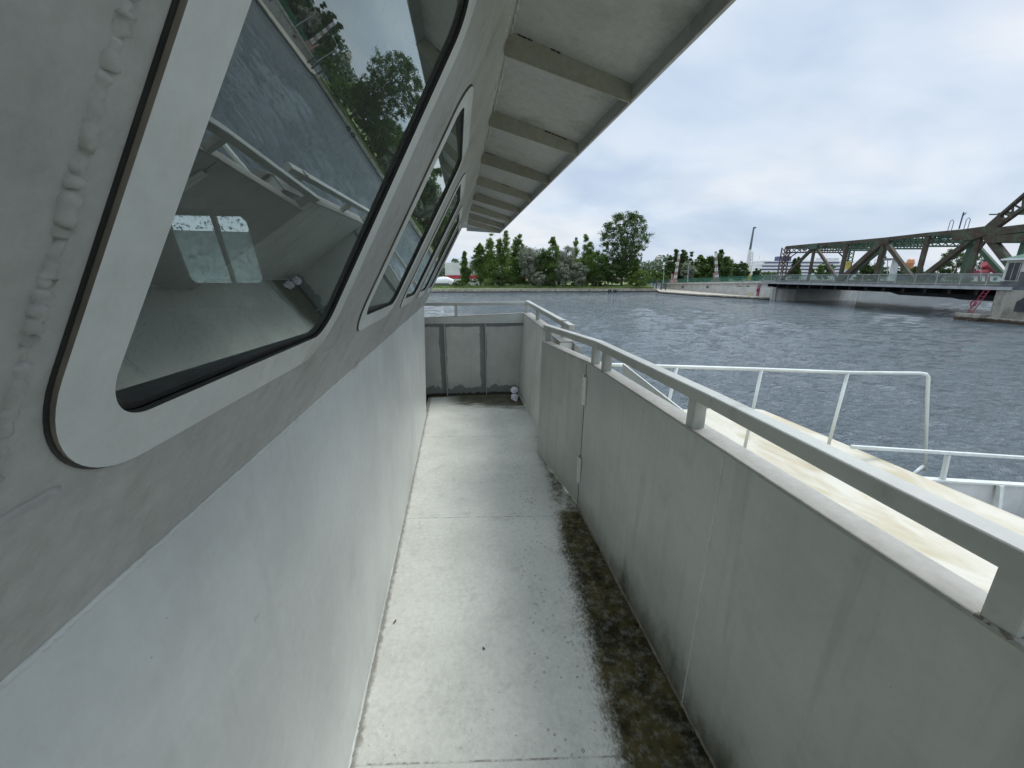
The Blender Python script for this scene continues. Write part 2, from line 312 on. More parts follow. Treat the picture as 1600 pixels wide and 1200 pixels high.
# ------------------------------------------------------------------ mesh helpers
class MB:
    def __init__(s): s.v = []; s.f = []; s.mi = []
    def face(s, pts, mi=0):
        i = len(s.v); s.v += [tuple(p) for p in pts]; s.f.append(tuple(range(i, i+len(pts)))); s.mi.append(mi); return s
    def hexa(s, p, mi=0):       # 8 points: bottom loop 0-3, top loop 4-7
        i = len(s.v); s.v += [tuple(q) for q in p]
        for a in ((0,3,2,1), (4,5,6,7), (0,1,5,4), (1,2,6,5), (2,3,7,6), (3,0,4,7)): s.f.append(tuple(i+j for j in a)); s.mi.append(mi)
        return s
    def box(s, x0, x1, y0, y1, z0, z1, mi=0):
        return s.hexa([(x0,y0,z0),(x1,y0,z0),(x1,y1,z0),(x0,y1,z0),(x0,y0,z1),(x1,y0,z1),(x1,y1,z1),(x0,y1,z1)], mi)
    def gbox(s, r0, r1, d0, d1, z0, z1, mi=0):
        return s.hexa([g(r0,d0,z0),g(r1,d0,z0),g(r1,d1,z0),g(r0,d1,z0),g(r0,d0,z1),g(r1,d0,z1),g(r1,d1,z1),g(r0,d1,z1)], mi)
    def bar(s, a, b, w, h=None, up=(0,0,1), mi=0):
        a = Vector(a); b = Vector(b); h = h or w; d = (b-a).normalized(); up = Vector(up)
        if abs(d.dot(up)) > .97: up = Vector((0,1,0)) if abs(d.y) < .9 else Vector((1,0,0))
        x = d.cross(up).normalized()*(w/2); y = x.cross(d).normalized()*(h/2)
        return s.hexa([a-x-y, a+x-y, b+x-y, b-x-y, a-x+y, a+x+y, b+x+y, b-x+y], mi)
    def tube(s, pts, rad, n=8, mi=0, cap=True):
        pts = [Vector(p) for p in pts]; rs = rad if isinstance(rad, (list, tuple)) else [rad]*len(pts); base = len(s.v); px = None
        for i, p in enumerate(pts):
            d = (pts[min(i+1, len(pts)-1)] - pts[max(i-1, 0)]).normalized()
            if px is None: px = d.orthogonal().normalized()
            px = (px - d*px.dot(d)).normalized(); py = d.cross(px)
            for j in range(n):
                a = 2*math.pi*j/n; s.v.append(tuple(p + px*math.cos(a)*rs[i] + py*math.sin(a)*rs[i]))
        for i in range(len(pts)-1):
            for j in range(n):
                k2 = (j+1) % n; s.f.append((base+i*n+j, base+i*n+k2, base+(i+1)*n+k2, base+(i+1)*n+j)); s.mi.append(mi)
        if cap:
            s.f.append(tuple(base+j for j in range(n))[::-1]); s.mi.append(mi)
            s.f.append(tuple(base+(len(pts)-1)*n+j for j in range(n))); s.mi.append(mi)
        return s
    def prism(s, pts, off, mi=0):   # polygon pts extruded by vector off
        off = Vector(off); n = len(pts); i = len(s.v); s.v += [tuple(Vector(p)) for p in pts] + [tuple(Vector(p)+off) for p in pts]
        s.f.append(tuple(range(i, i+n))[::-1]); s.f.append(tuple(range(i+n, i+2*n))); s.mi += [mi, mi]
        for j in range(n): k2 = (j+1) % n; s.f.append((i+j, i+k2, i+n+k2, i+n+j)); s.mi.append(mi)
        return s
    def weld(s, a, b, r, seed=0, lump=.3, step=None, n=6, mi=0):   # lumpy weld bead
        a = Vector(a); b = Vector(b); L_ = (b-a).length; cnt = max(6, int(L_/(step or r*1.5))); rr = random.Random(seed)
        pts = []; rs = []
        for i in range(cnt+1):
            t = i/cnt; pts.append(a.lerp(b, t) + Vector([rr.uniform(-1, 1)*r*.25 for _ in range(3)])); rs.append(r*(1+rr.uniform(-lump, lump)))
        return s.tube(pts, rs, n, mi)
    def build(s, name, mats, parent=None, bevel=0, smooth=False, seg=2):
        me = bpy.data.meshes.new(name); me.from_pydata(s.v, [], s.f); 
        if not isinstance(mats, (list, tuple)): mats = [mats]
        for m in mats: me.materials.append(m if not isinstance(m, str) else M[m])
        if len(mats) > 1: me.polygons.foreach_set('material_index', s.mi)
        me.validate(); me.update()
        import bmesh
        bm = bmesh.new(); bm.from_mesh(me); bmesh.ops.recalc_face_normals(bm, faces=bm.faces); bm.to_mesh(me); bm.free()
        if smooth: me.polygons.foreach_set('use_smooth', [True]*len(me.polygons))
        o = bpy.data.objects.new(name, me); C.objects.link(o)
        if parent: o.parent = parent
        if bevel:
            b = o.modifiers.new('bevel', 'BEVEL'); b.width = bevel; b.segments = seg; b.limit_method = 'ANGLE'; b.angle_limit = R_(40)
            b.harden_normals = False
        return o
def tag(o, label, cat=None, group=None, kind=None):
    if label: o['label'] = label
    if cat: o['category'] = cat
    if group: o['group'] = group
    if kind: o['kind'] = kind
    return o
def empty(name, label, cat, group=None, loc=(0,0,0)):
    o = bpy.data.objects.new(name, None); C.objects.link(o); o.location = loc; o.empty_display_size = .3
    return tag(o, label, cat, group)
def keep(o, parent):           # parent while keeping the world place of a mesh built in world coordinates
    o.parent = parent; o.matrix_parent_inverse = Matrix.Translation(-Vector(parent.location)); return o

# ================================================================== THE BOAT WE STAND ON
LEAN = R_(29); SL, CL = math.sin(LEAN), math.cos(LEAN)
XW, ZK, DK = -.407, 4.157, 2.95
def W(y, s_, off=0.0): return Vector((XW + s_*SL + off*CL, y, ZK + s_*CL - off*SL))
boat = empty('ferry_boat', 'weathered grey steel boat whose side deck and slanted cabin windows fill the foreground', 'boat')
YB = -2.6
# deck
MB().box(XW-.02, .90, YB, 5.16, DK-.04, DK).build('side_deck', 'deck', boat)
# cabin side: lower vertical wall, leaning upper wall with window openings
WIN = [(.272, .905), (1.16, 1.85), (2.10, 2.76), (3.03, 3.68), (3.93, 4.52)]
WS0, WS1, BAND = .209, .968, .055
YE0, YEK, YET = 4.42, 5.02, 4.72      # fore end of the cabin side at deck, knuckle and eave
mb = MB()
mb.face([(XW, YB, DK), (XW, YE0, DK), (XW, YEK, ZK), (XW, YB, ZK)])
cs_ = mb.build('cabin_side', 'wall', boat)
MB().weld((XW, YB, DK+.004), (XW, YE0, DK+.004), .006, 3).build('weld_bead', 'wall', cs_, smooth=True)
mb = MB()
ends = lambda s_: YEK + (YET-YEK)*min(1, s_/1.2)
ss_ = [0, WS0+BAND-.012, WS1-BAND+.012, 1.25]
for i in range(3):
    ys = [YB]
    for a, b in WIN: ys += [a+BAND-.012, b-BAND+.012]
    ys.append(None)
    for j in range(len(ys)-1):
        if i == 1 and j % 2 == 1: continue
        y0 = ys[j]; ya = ys[j+1]
        y1 = lambda s_: ends(s_) if ya is None else ya
        mb.face([W(y0, ss_[i]), W(y1(ss_[i]), ss_[i]), W(y1(ss_[i+1]), ss_[i+1]), W(y0, ss_[i+1])])
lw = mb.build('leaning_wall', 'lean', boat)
MB().weld(W(YB, 0, .0005), W(YEK, 0, .0005), .0042, 4, .22, n=8).build('weld_bead', 'frame', lw, smooth=True)
mb = MB()
mb.weld(W(.252, .20, -.0022), W(.247, .5, -.0022), .0048, 5, .42, .0028, n=12)
mb.weld(W(.247, .5, -.0022), W(.243, 1.2, -.0022), .0048, 6, .42, .0028, n=12)
mb.weld(W(.05, .212, -.001), W(.305, .216, -.001), .004, 6, .2, n=8)
mb.weld(W(1.03, WS1, -.001), W(1.03, 1.22, -.001), .0022, 8, .3)
mb.weld(W(YB, 1.20, -.001), W(4.7, 1.20, -.001), .004, 9, .5)
mb.weld(W(.93, .2, -.001), W(1.13, .2, -.001), .002, 12, .3)
mb.build('weld_bead', 'lean', lw, smooth=True)
def rrect(y0, y1, s0, s1, r, n=16):
    P = []
    for cy, cs, a0 in ((y1-r, s1-r, 0), (y0+r, s1-r, 90), (y0+r, s0+r, 180), (y1-r, s0+r, 270)):
        for i in range(n+1):
            a = R_(a0+90*i/n); P.append((cy+r*math.cos(a), cs+r*math.sin(a)))
    return P
def ring(mb, A, B, o0, o1, mi=0, mie=0, mib=0):
    n = len(A)
    for i in range(n):
        j = (i+1) % n
        mb.face([W(*A[i], o1), W(*A[j], o1), W(*B[j], o1), W(*B[i], o1)], mi)
        mb.face([W(*A[i], o0), W(*A[j], o0), W(*A[j], o1), W(*A[i], o1)], mie)
        mb.face([W(*B[i], o0), W(*B[j], o0), W(*B[j], o1), W(*B[i], o1)], mib)
for wi, (a, b) in enumerate(WIN):
    wn_ = bpy.data.objects.new('window', None); C.objects.link(wn_); wn_.parent = boat; wn_.empty_display_size = .2
    A = rrect(a, b, WS0, WS1, .115); a -= .010 if a < .5 else 0; B = rrect(a+BAND, b-BAND, WS0+BAND, WS1-BAND, .055); G = rrect(a+BAND+.005, b-BAND-.005, WS0+BAND+.007, WS1-BAND-.005, .050)
    mb = MB(); ring(mb, A, B, -.001, .0045, 0, 1, 2); mb.build('window_frame', ['frame', 'edge', 'rubber'], wn_, bevel=.0022)
    A2 = rrect(a-.003+(.010 if a < .5 else 0), b+.004, WS0-.003, WS1+.004, .118); mb = MB(); ring(mb, A2, A, -.001, .0012); mb.build('sealant_shadow', 'rubber', wn_)  # black ring draws the sealant line and the shadow gap round the frame
    mb = MB(); ring(mb, B, G, -.014, -.003); mb.build('gasket', 'rubber', wn_)
    mb = MB(); mb.face([W(*p, -.0085+(p[0]-(a+b)/2)*.017) for p in B]); mb.build('pane', 'glass', wn_)
# front wall (transverse) with its own window openings, inner lining, partition
XF = -3.9
def F(x, t):                    # t: 0 at deck, 1 at knuckle, 2 at eave
    y = YE0 + (YEK-YE0)*t if t <= 1 else YEK + (YET-YEK)*(t-1); z = DK + (ZK-DK)*t if t <= 1 else ZK + 1.07*(t-1)
    return Vector((x, y-.004, z))
mb = MB(); xs = [XF, -2.93, -2.12, XW]
for off in (0, -.04):
    O = Vector((0, off, 0)); mi = 0 if off == 0 else 1
    mb.face([F(XF,0)+O, F(XW-.002,0)+O, F(XW-.002,1)+O, F(XF,1)+O], mi)
    ts = [1, 1.24, 1.90, 2.0]
    for i in range(3):
        for j in range(3):
            if i == 1 and j == 1: continue
            x1a = xs[j+1] + (max(0, ts[i]-1)*.60 if j == 2 else 0); x1b = xs[j+1] + (max(0, ts[i+1]-1)*.60 if j == 2 else 0)
            if off: x1a -= .03*(j == 2); x1b -= .03*(j == 2)
            mb.face([F(xs[j], ts[i])+O, F(x1a, ts[i])+O, F(x1b, ts[i+1])+O, F(xs[j], ts[i+1])+O], mi)
mb.build('front_wall', ['wall', 'int'], boat)
fw = bpy.data.objects.new('front_window', None); C.objects.link(fw); fw.parent = boat
mb = MB(); O = Vector((0, -.05, 0))
mb.hexa([F(-2.485,1.22)+O, F(-2.445,1.22)+O, F(-2.445,1.22), F(-2.485,1.22), F(-2.485,1.92)+O, F(-2.445,1.92)+O, F(-2.445,1.92), F(-2.485,1.92)])
def fr2(x0, x1, t0, t1, r, n=6):
    P = []
    for cx, ct, a0 in ((x1-r, t1-r, 0), (x0+r, t1-r, 90), (x0+r, t0+r, 180), (x1-r, t0+r, 270)):
        for i in range(n+1): a_ = R_(a0+90*i/n); P.append((cx+r*math.cos(a_), ct+r*math.sin(a_)))
    return P
A = fr2(-2.96, -2.09, 1.21, 1.93, .03); B = fr2(-2.90, -2.15, 1.255, 1.885, .075)
for i in range(len(A)):
    j = (i+1) % len(A); mb.face([F(*A[i])+O, F(*A[j])+O, F(*B[j])+O, F(*B[i])+O]); mb.face([F(*B[i])+O, F(*B[j])+O, F(*B[j]), F(*B[i])])
mb.build('mullion', 'int', fw)
MB().face([F(-2.93,1.22)+O*.2, F(-2.12,1.22)+O*.2, F(-2.12,1.92)+O*.2, F(-2.93,1.92)+O*.2]).build('pane', 'soot', fw)
MB().face([F(-2.93,1.22)+O*.5, F(-2.12,1.22)+O*.5, F(-2.12,1.745)+O*.5, F(-2.93,1.755)+O*.5]).build('dusty_shade', 'film', fw)
mb = MB()
mb.box(XF, XW-.03, YB, YE0+.3, DK-.3, DK-.25, 1)                       # cabin sole
mb.face([(XW-.03, YB, DK-.25), (XW-.03, YE0-.02, DK-.25), (XW-.03, YE0-.02, DK), (XW-.03, YEK-.06, ZK), (XW-.03, YB, ZK)])
mb.face([(XF, YB, DK-.25), (XF, YEK, DK-.25), (XF, YEK, 5.2), (XF, YB, 5.2)])
mb.face([(XF, YB, DK-.25), (XW, YB, DK-.25), (.15, YB, 5.2), (XF, YB, 5.2)])
mb.face([(XF, YB, 5.17), (.15, YB, 5.17), (.15, YEK-.3, 5.17), (XF, YEK-.3, 5.17)])
mb.build('cabin_lining', ['int', 'intfloor'], boat)
mb = MB(); mb.box(-2.3, -.75, 3.55, 4.35, DK-.25, 3.72); mb.box(-2.35, -.7, 3.5, 4.4, 3.72, 3.76); mb.build('helm_console', 'int', boat, bevel=.01)
# roof brow: sloping soffit, ribs, outer lip, chamfered fore end
XI, ZI, XO, ZO = .197, 5.250, .622, 5.125
P = [(XI, YB, ZI), (XO, YB, ZO), (XO, 5.75, ZO), (XI, 6.72, ZI)]
mb = MB(); mb.prism(P, (0, 0, .055))
mb.prism([(XF-.3, YB, ZI), (XI, YB, ZI), (XI, 6.72, ZI), (-.35, 6.9, ZI), (-1.3, 5.35, ZI), (XF-.3, 5.2, ZI)], (0, 0, .055))  # unseen front part is cut back so daylight reaches the front window
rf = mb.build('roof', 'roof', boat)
MB().weld((XI+.004, YB, ZI-.004), (XI+.004, 6.6, ZI-.004), .006, 21, .5).build('weld_bead', 'roof', rf, smooth=True)
mb = MB(); mb.hexa([(XO-.007, YB, ZO-.045), (XO+.005, YB, ZO-.045), (XO+.005, 5.76, ZO-.045), (XO-.007, 5.76, ZO-.045), (XO-.007, YB, ZO+.06), (XO+.005, YB, ZO+.06), (XO+.005, 5.76, ZO+.06), (XO-.007, 5.76, ZO+.06)])
mb.hexa([(XO-.007, 5.76, ZO-.045), (XO+.005, 5.76, ZO-.045), (XI+.005, 6.74, ZI-.045), (XI-.007, 6.74, ZI-.045), (XO-.007, 5.76, ZO+.06), (XO+.005, 5.76, ZO+.06), (XI+.005, 6.74, ZI+.06), (XI-.007, 6.74, ZI+.06)])
mb.build('roof_lip', 'roof', rf, bevel=.002)
for i, y in enumerate([-1.05, -.42, .21, .84, 1.475, 2.09, 2.72, 3.33, 3.95, 4.57, 5.18, 5.72]):
    t = .006; dz = .066; mb = MB()
    xo_ = XO-.007
    mb.hexa([(XI-.02, y, ZI-dz), (xo_, y, ZO-.052), (xo_, y+t, ZO-.052), (XI-.02, y+t, ZI-dz), (XI-.02, y, ZI+.004), (xo_, y, ZO+.002), (xo_, y+t, ZO+.002), (XI-.02, y+t, ZI+.004)])
    rr = random.Random(i)
    for q in range(4):
        a0 = rr.random()*.8; a1 = a0+.05+rr.random()*.18
        pa = Vector((XI, y, ZI)).lerp(Vector((xo_, y, ZO)), a0); pb = Vector((XI, y, ZI)).lerp(Vector((xo_, y, ZO)), min(a1, 1)); mb.weld(pa, pb, .0032, i*9+q, .5, mi=1 if q % 3 else 0)
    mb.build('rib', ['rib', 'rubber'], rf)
# bulwark, fixed part
HY = 2.325
XB0, XB1, ZB = .783, .797, 3.966
mb = MB()
mb.hexa([(XB0, YB, DK), (XB0+.006, YB, DK), (XB0+.006, HY, DK), (XB0, HY, DK), (XB1, YB, ZB), (XB1+.006, YB, ZB), (XB1+.006, HY-.0, ZB+.012), (XB1, HY, ZB+.012)])
mb.box(.862, .868, YB, HY, 1.6, ZB)
bw = mb.build('bulwark', 'bulwark', boat)
mb = MB()
for y in (1.0, 1.74): MB().weld((XB0, y, DK), (XB1, y, ZB), .0026 if y < 1.5 else .0016, int(y*10), .35).build('weld_bead', 'frame', bw, smooth=True)
MB().weld((XB0-.002, YB, DK+.003), (XB0-.002, HY, DK+.003), .006, 31).build('weld_bead', 'edge', bw, smooth=True)
mb = MB(); mb.hexa([(XB1-.004, YB, ZB), (.872, YB, ZB), (.872, HY, ZB+.012), (XB1-.004, HY, ZB+.012), (XB1-.004, YB, ZB+.012), (.872, YB, ZB+.012), (.872, HY, ZB+.024), (XB1-.004, HY, ZB+.024)])
mb.build('cap_plate', 'cap', bw, bevel=.004)
# bulwark beyond the gate
mb = MB(); Y0, Y1 = 3.02, 5.10
mb.hexa([(.788, Y0, DK), (.796, Y0, DK), (.796, Y1, DK), (.788, Y1, DK), (.800, Y0, 3.99), (.808, Y0, 3.99), (.862, Y1, 4.03), (.854, Y1, 4.03)])
mb.box(.90, .906, Y0, Y1, 1.6, 3.99); mb.box(.80, .906, Y0-.006, Y0, DK, 3.99)
mb.weld((.785, Y0, DK+.003), (.785, Y1, DK+.003), .007, 33)
bw2 = mb.build('bulwark', 'bulwark_lit', boat)
mb = MB(); mb.hexa([(.796, Y0-.01, 3.99), (.91, Y0-.01, 3.99), (.96, Y1, 4.03), (.85, Y1, 4.03), (.796, Y0-.01, 4.002), (.91, Y0-.01, 4.002), (.96, Y1, 4.042), (.85, Y1, 4.042)]); mb.build('cap_plate', 'cap', bw2, bevel=.003)
mb = MB(); mb.prism([(.91, 2.98, 3.99), (.965, 2.98, 3.95), (.985, 2.98, 3.86), (.985, 2.98, 3.6), (.91, 2.98, 3.6)], (0, .12, 0)); mb.build('hull_fender', 'cap', bw2, bevel=.004)
# end bulkhead
def EB(x, z): return (x, 5.12 - .04*(x+.4), z)
topz = lambda x: 3.925 + (x+.42)*.083
mb = MB(); mb.prism([EB(-3.9, DK-.2), EB(.86, DK-.2), EB(.86, topz(.86)), EB(-3.9, topz(-1.2))], (0, .008, 0))
mb.prism([EB(-3.9, 3.915), EB(.855, 3.915), EB(.855, 3.925), EB(-3.9, 3.925)], (0, -.03, 0))
eb = mb.build('end_bulkhead', 'endwall', boat)
for x in (-.735, -.175, .348):
    MB().box(x-.005, x+.005, 5.055, 5.095, DK+.01, 3.915).build('stiffener', 'gate', eb)
mb = MB(); mb.hexa([EB(-3.9, topz(-1.2)), EB(.87, topz(.87)), (.87, 5.155, topz(.87)), (-3.9, 5.3, topz(-1.2)), EB(-3.9, topz(-1.2)+.01), EB(.87, topz(.87)+.01), (.87, 5.155, topz(.87)+.01), (-3.9, 5.3, topz(-1.2)+.01)]); mb.build('cap_plate', 'cap', eb)
# gate, hinged at HY, swung a little inboard
gt = bpy.data.objects.new('gate', None); C.objects.link(gt); gt.parent = boat
GA0, GA1 = Vector((.785, HY+.006, DK+.006)), Vector((.674, 3.20, DK+.006)); GB0, GB1 = Vector((.797, HY+.006, ZB+.008)), Vector((.696, 3.20, 3.962))
th_ = Vector((.006, 0, 0)); tw = Vector((.07, .004, 0))
mb = MB(); mb.hexa([GA0, GA0+th_, GA1+th_, GA1, GB0, GB0+th_, GB1+th_, GB1])
mb.hexa([GA1, GA1+tw, GA1+tw+Vector((0,.006,0)), GA1+Vector((0,.006,0)), GB1, GB1+tw, GB1+tw+Vector((0,.006,0)), GB1+Vector((0,.006,0))])
mb.build('gate_panel', 'gate', gt)
MB().tube([(XB0-.0005, HY, DK), (XB1-.0005, HY, ZB)], .0022, 6).build('hinge_gap', 'rubber', gt)
up = Vector((0, 0, .012)); mb = MB(); mb.hexa([GB0-th_*.6, GB0+tw, GB1+tw, GB1-th_*.6, GB0-th_*.6+up, GB0+tw+up, GB1+tw+up, GB1-th_*.6+up]); mb.build('cap_plate', 'cap', gt, bevel=.003)
for z in (3.70, 3.14):
    mb = MB()
    for q in range(5): hx = XB0+(XB1-XB0)*(z-DK)/1.0-.007; mb.tube([(hx, HY, z+q*.038), (hx, HY, z+q*.038+.034)], .0105, 10)
    mb.box(hx-.002, hx+.006, HY-.03, HY+.03, z, z+.186); mb.build('hinge', 'hinge', gt)
# handrails
rl = bpy.data.objects.new('handrail', None); C.objects.link(rl); rl.parent = boat
RX = .822; zr = lambda y: 4.100 if y < .9 else 4.100+.008*(y-.9)
pts = [(RX, YB, 4.092), (RX, .3, 4.094), (RX, 1.1, 4.108), (RX-.001, 2.19, 4.112)]
mb = MB()
for p, q in zip(pts, pts[1:]): mb.bar(p, q, .050, .045)
mb.build('top_rail', 'rail', rl, bevel=.006, seg=3)
for y in (-1.3, -.45, .372, 1.20, 2.06):
    mb = MB(); mb.box(RX-.024, RX+.024, y-.022, y+.022, ZB+.010, 4.09, 0); mb.build('post', 'rail', rl, bevel=.005)
    q_ = [(RX-.025, y-.023), (RX+.025, y-.023), (RX+.025, y+.023), (RX-.025, y+.023), (RX-.025, y-.023)]
    mb = MB()
    for (ax, ay), (bx_, by) in zip(q_, q_[1:]): mb.weld((ax, ay, ZB+.016), (bx_, by, ZB+.016), .0038, int(ax*999+ay*77), .35)
    mb.build('foot_weld', 'edge', rl, smooth=True)
gr_ = bpy.data.objects.new('gate_handrail', None); C.objects.link(gr_); gr_.parent = boat
gx = lambda y: .822 - (y-2.2)*.062
mb = MB(); mb.bar((gx(2.195), 2.195, 4.112), (gx(3.32), 3.32, 4.078), .050, .045); mb.build('top_rail', 'rail', gr_, bevel=.006, seg=3)
for y, zt, zb in ((2.235, 4.10, 3.985), (3.24, 4.07, 3.95)): MB().box(gx(y)-.022, gx(y)+.022, y-.022, y+.022, zb, zt).build('post', 'rail', gr_, bevel=.005)
er = bpy.data.objects.new('end_handrail', None); C.objects.link(er); er.parent = boat
mb = MB(); mb.bar((.895, 3.02, 4.108), (.91, 5.14, 4.175), .05, .045); mb.bar((.925, 5.15, 4.160), (-3.9, 5.15, 4.160), .045, .04); mb.build('top_rail', 'rail', er, bevel=.005)
for x, y, z0 in ((.90, 5.12, 4.04), (.89, 4.35, 4.01), (.885, 3.22, 3.99), (.0-.02, 5.15, 3.95), (-1.3, 5.15, 3.86)): MB().box(x-.02, x+.02, y-.02, y+.02, z0, 4.15).build('post', 'rail', er, bevel=.004)
# outboard guard plate seen over the bulwark, hull
mb = MB(); mb.prism([(1.05, 2.358, 3.955), (1.05, 1.943, 3.912), (1.05, 1.644, 3.882), (1.05, 1.644, 2.4), (1.05, 2.338, 2.4)], (.008, 0, 0)); mb.build('guard_plate', 'frame', boat)
mb = MB(); mb.hexa([(.1, YB, -1.2), (.70, YB, -1.2), (.55, 6.5, -1.2), (.1, 6.5, -1.2), (-.3, YB, DK-.05), (.90, YB, DK-.05), (.90, 5.12, DK-.05), (-.3, 5.12, DK-.05)])
mb.hexa([(-4.6, YB, -1.2), (.1, YB, -1.2), (.1, 6.5, -1.2), (-4.2, 6.5, -1.2), (-4.9, YB, DK-.3), (.3, YB, DK-.3), (.3, 7.0, DK-.3), (-4.7, 7.0, DK-.3)])
mb.build('hull', 'greyside', boat)

# crumpled white plastic in the corner
def blob(mb, c, r, seed, sq=(1,1,1), n=9):
    rr = np.random.default_rng(seed); base = len(mb.v); K = n*2
    for i in range(n+1):
        th = math.pi*i/n
        for j in range(K):
            ph = 2*math.pi*j/K; q = r*(1+rr.uniform(-.32, .3)); mb.v.append((c[0]+q*math.sin(th)*math.cos(ph)*sq[0], c[1]+q*math.sin(th)*math.sin(ph)*sq[1], c[2]+q*math.cos(th)*sq[2]))
    for i in range(n):
        for j in range(K): a = base+i*K+j; b = base+i*K+(j+1) % K; mb.f.append((a, b, b+K, a+K)); mb.mi.append(0)
mb = MB(); blob(mb, (.690, 4.80, 2.989), .044, 3, (1, .9, .85)); blob(mb, (.698, 4.86, 3.064), .047, 5, (1, .8, .85)); blob(mb, (.70, 4.74, 2.966), .022, 8, (1.2, .9, .7), 6)
MW = simple('crumpled_plastic', (.85, .86, .92), .5, .04, 20)
tag(mb.build('plastic_bag', MW), 'crumpled white plastic bag lying in the mossy far corner of the side deck', 'plastic bag')

# ================================================================== NEIGHBOURING BOAT
nb = empty('moored_boat', 'lower boat with worn cream deck moored outboard of the grey bulwark', 'boat', loc=(3.5, 3, 0))
ZC = 2.2
def NBd(mb, name, mats, parent=None, **kw):
    o = mb.build(name, mats, **kw)
    if parent is None: return keep(o, nb)
    o.parent = parent; o.matrix_parent_inverse = Matrix.Translation(-Vector(nb.location)) if parent == nb else Matrix.Identity(4)
    return o
mb = MB(); mb.prism([(1.15, -6, ZC-.12), (5.75, -6, ZC-.12), (5.36, 5.95, ZC-.12), (5.10, 6.15, ZC-.12), (1.15, 6.2, ZC-.12)], (0, 0, .12)); NBd(mb, 'cabin_roof_deck', 'cream', bevel=.02, seg=3)
mb = MB(); mb.prism([(1.3, -5.9, -.3), (5.5, -5.9, -.3), (5.15, 5.85, -.3), (1.3, 5.9, -.3)], (0, 0, ZC+.16)); NBd(mb, 'cabin_wall', 'greyside')
mb = MB(); mb.prism([(1.2, -6.2, -1), (8.6, -6.2, -1), (8.6, 3.66, -1), (5.2, 3.66, -1), (5.2, 6.2, -1), (1.2, 6.4, -1)], (0, 0, 2.1)); NBd(mb, 'hull', 'greyside')
# tube railing across the cream deck
z0 = 2.2; tube = .021
A0 = g(1.0, 0, 0)
def at(px_, py_, Y=None, Z=None):
    F_ = 610.; p = R_(PITCH); rx = (px_-800)/F_; uy = (600-py_)/F_
    d = Vector((CY, -SY, 0))*rx + Vector((SY*math.sin(p), CY*math.sin(p), math.cos(p)))*uy + Vector((SY*math.cos(p), CY*math.cos(p), -math.sin(p)))
    t = (Y-0)/d.y if Y is not None else (Z-4.5)/d.z
    return Vector((0, 0, 4.5)) + d*t
yr = at(1292, 702, Z=ZC).y
T = [at(880, 566, Y=yr), at(960, 570, Y=yr), at(1190, 577, Y=yr), at(1325, 582, Y=yr), at(1437, 583, Y=yr), at(1447, 584.5, Y=yr), at(1450.5, 589, Y=yr), at(1450, 600, Y=yr), at(1445, 735, Y=yr)]
rr_ = NBd(MB().tube(T, tube, 10), 'tube_railing', 'white', smooth=True)
for a_, b_ in (((1058, 572), (1028, 700)), ((1190, 577), (1162, 707)), ((1325, 582), (1292, 704))):
    NBd(MB().tube([at(*a_, Y=yr), at(*b_, Y=yr)], tube*.95, 10), 'post', 'white', parent=rr_, smooth=True)
NBd(MB().tube([at(1443, 728, Y=yr), at(1425, 742, Y=yr-.05)], tube, 8), 'foot', 'white', parent=rr_, smooth=True)
# lower bulwark and rail beyond the cream deck
yq = at(1480, 752, Z=1.75).y
pa, pb = at(1440, 748, Y=yq), at(1660, 761, Y=yq); d_ = (pb-pa)
mb = MB(); mb.hexa([pa+Vector((0,0,-1.0)), pb+Vector((0,0,-1.0)), pb+Vector((0,.01,-1.0)), pa+Vector((0,.01,-1.0)), pa, pb, pb+Vector((0,.01,0)), pa+Vector((0,.01,0))]); bl = NBd(mb, 'bulwark', 'greyside')
mb = MB(); mb.bar(pa+Vector((0,0,.0)), pb, .10, .03); NBd(mb, 'cap_plate', 'white', parent=bl, bevel=.006)
for px_, sx in ((1556, 1), (1640, 1)):
    t0 = at(px_, 757, Y=yq-.02); mb = MB(); mb.prism([t0, t0+Vector((.075, 0, 0)), t0+Vector((.10, -.02, -.25)), t0+Vector((.11, -.10, -.75)), t0+Vector((.03, -.10, -.75)), t0+Vector((.05, -.02, -.25))], (0, -.05, 0)); NBd(mb, 'stiffener', 'white', parent=bl, bevel=.004)
ra, rb = at(1330, 698, Y=yq), at(1660, 719, Y=yq)
mb = MB(); mb.bar(ra, rb, .045, .045); r3 = NBd(mb, 'bow_rail', 'white', bevel=.008)
NBd(MB().bar(at(1481, 711, Y=yq), at(1472, 752, Y=yq), .045, .05), 'post', 'white', parent=r3, bevel=.006)
NBd(MB().bar(at(1640, 721, Y=yq), at(1634, 760, Y=yq), .045, .05), 'post', 'white', parent=r3, bevel=.006)

# ================================================================== WATER
def grid_mesh(name, V, nr, na, mat):
    me = bpy.data.meshes.new(name); me.vertices.add(len(V)); me.vertices.foreach_set('co', V.astype(np.float32).ravel())
    i, j = np.meshgrid(np.arange(nr-1), np.arange(na-1), indexing='ij'); a = (i*na+j).ravel()
    q = np.stack([a, a+1, a+na+1, a+na], 1); n = len(q)
    me.loops.add(n*4); me.loops.foreach_set('vertex_index', q.ravel().astype(np.int32)); me.polygons.add(n)
    me.polygons.foreach_set('loop_start', (np.arange(n)*4).astype(np.int32)); me.polygons.foreach_set('loop_total', np.full(n, 4, np.int32))
    me.materials.append(M[mat]); me.update(); me.validate(); me.polygons.foreach_set('use_smooth', [True]*n)
    o = bpy.data.objects.new(name, me); C.objects.link(o); return o
nr, na = 620, 620
rad = 2.0*(3500/2.0)**(np.linspace(0, 1, nr)); ang = np.linspace(R_(-75), R_(130), na)
RR, AA = np.meshgrid(rad, ang, indexing='ij'); X = RR*np.sin(AA); Y = RR*np.cos(AA); Z = np.zeros_like(X)
cell = RR*np.maximum(math.log(3500/2)/nr, R_(205)/na)
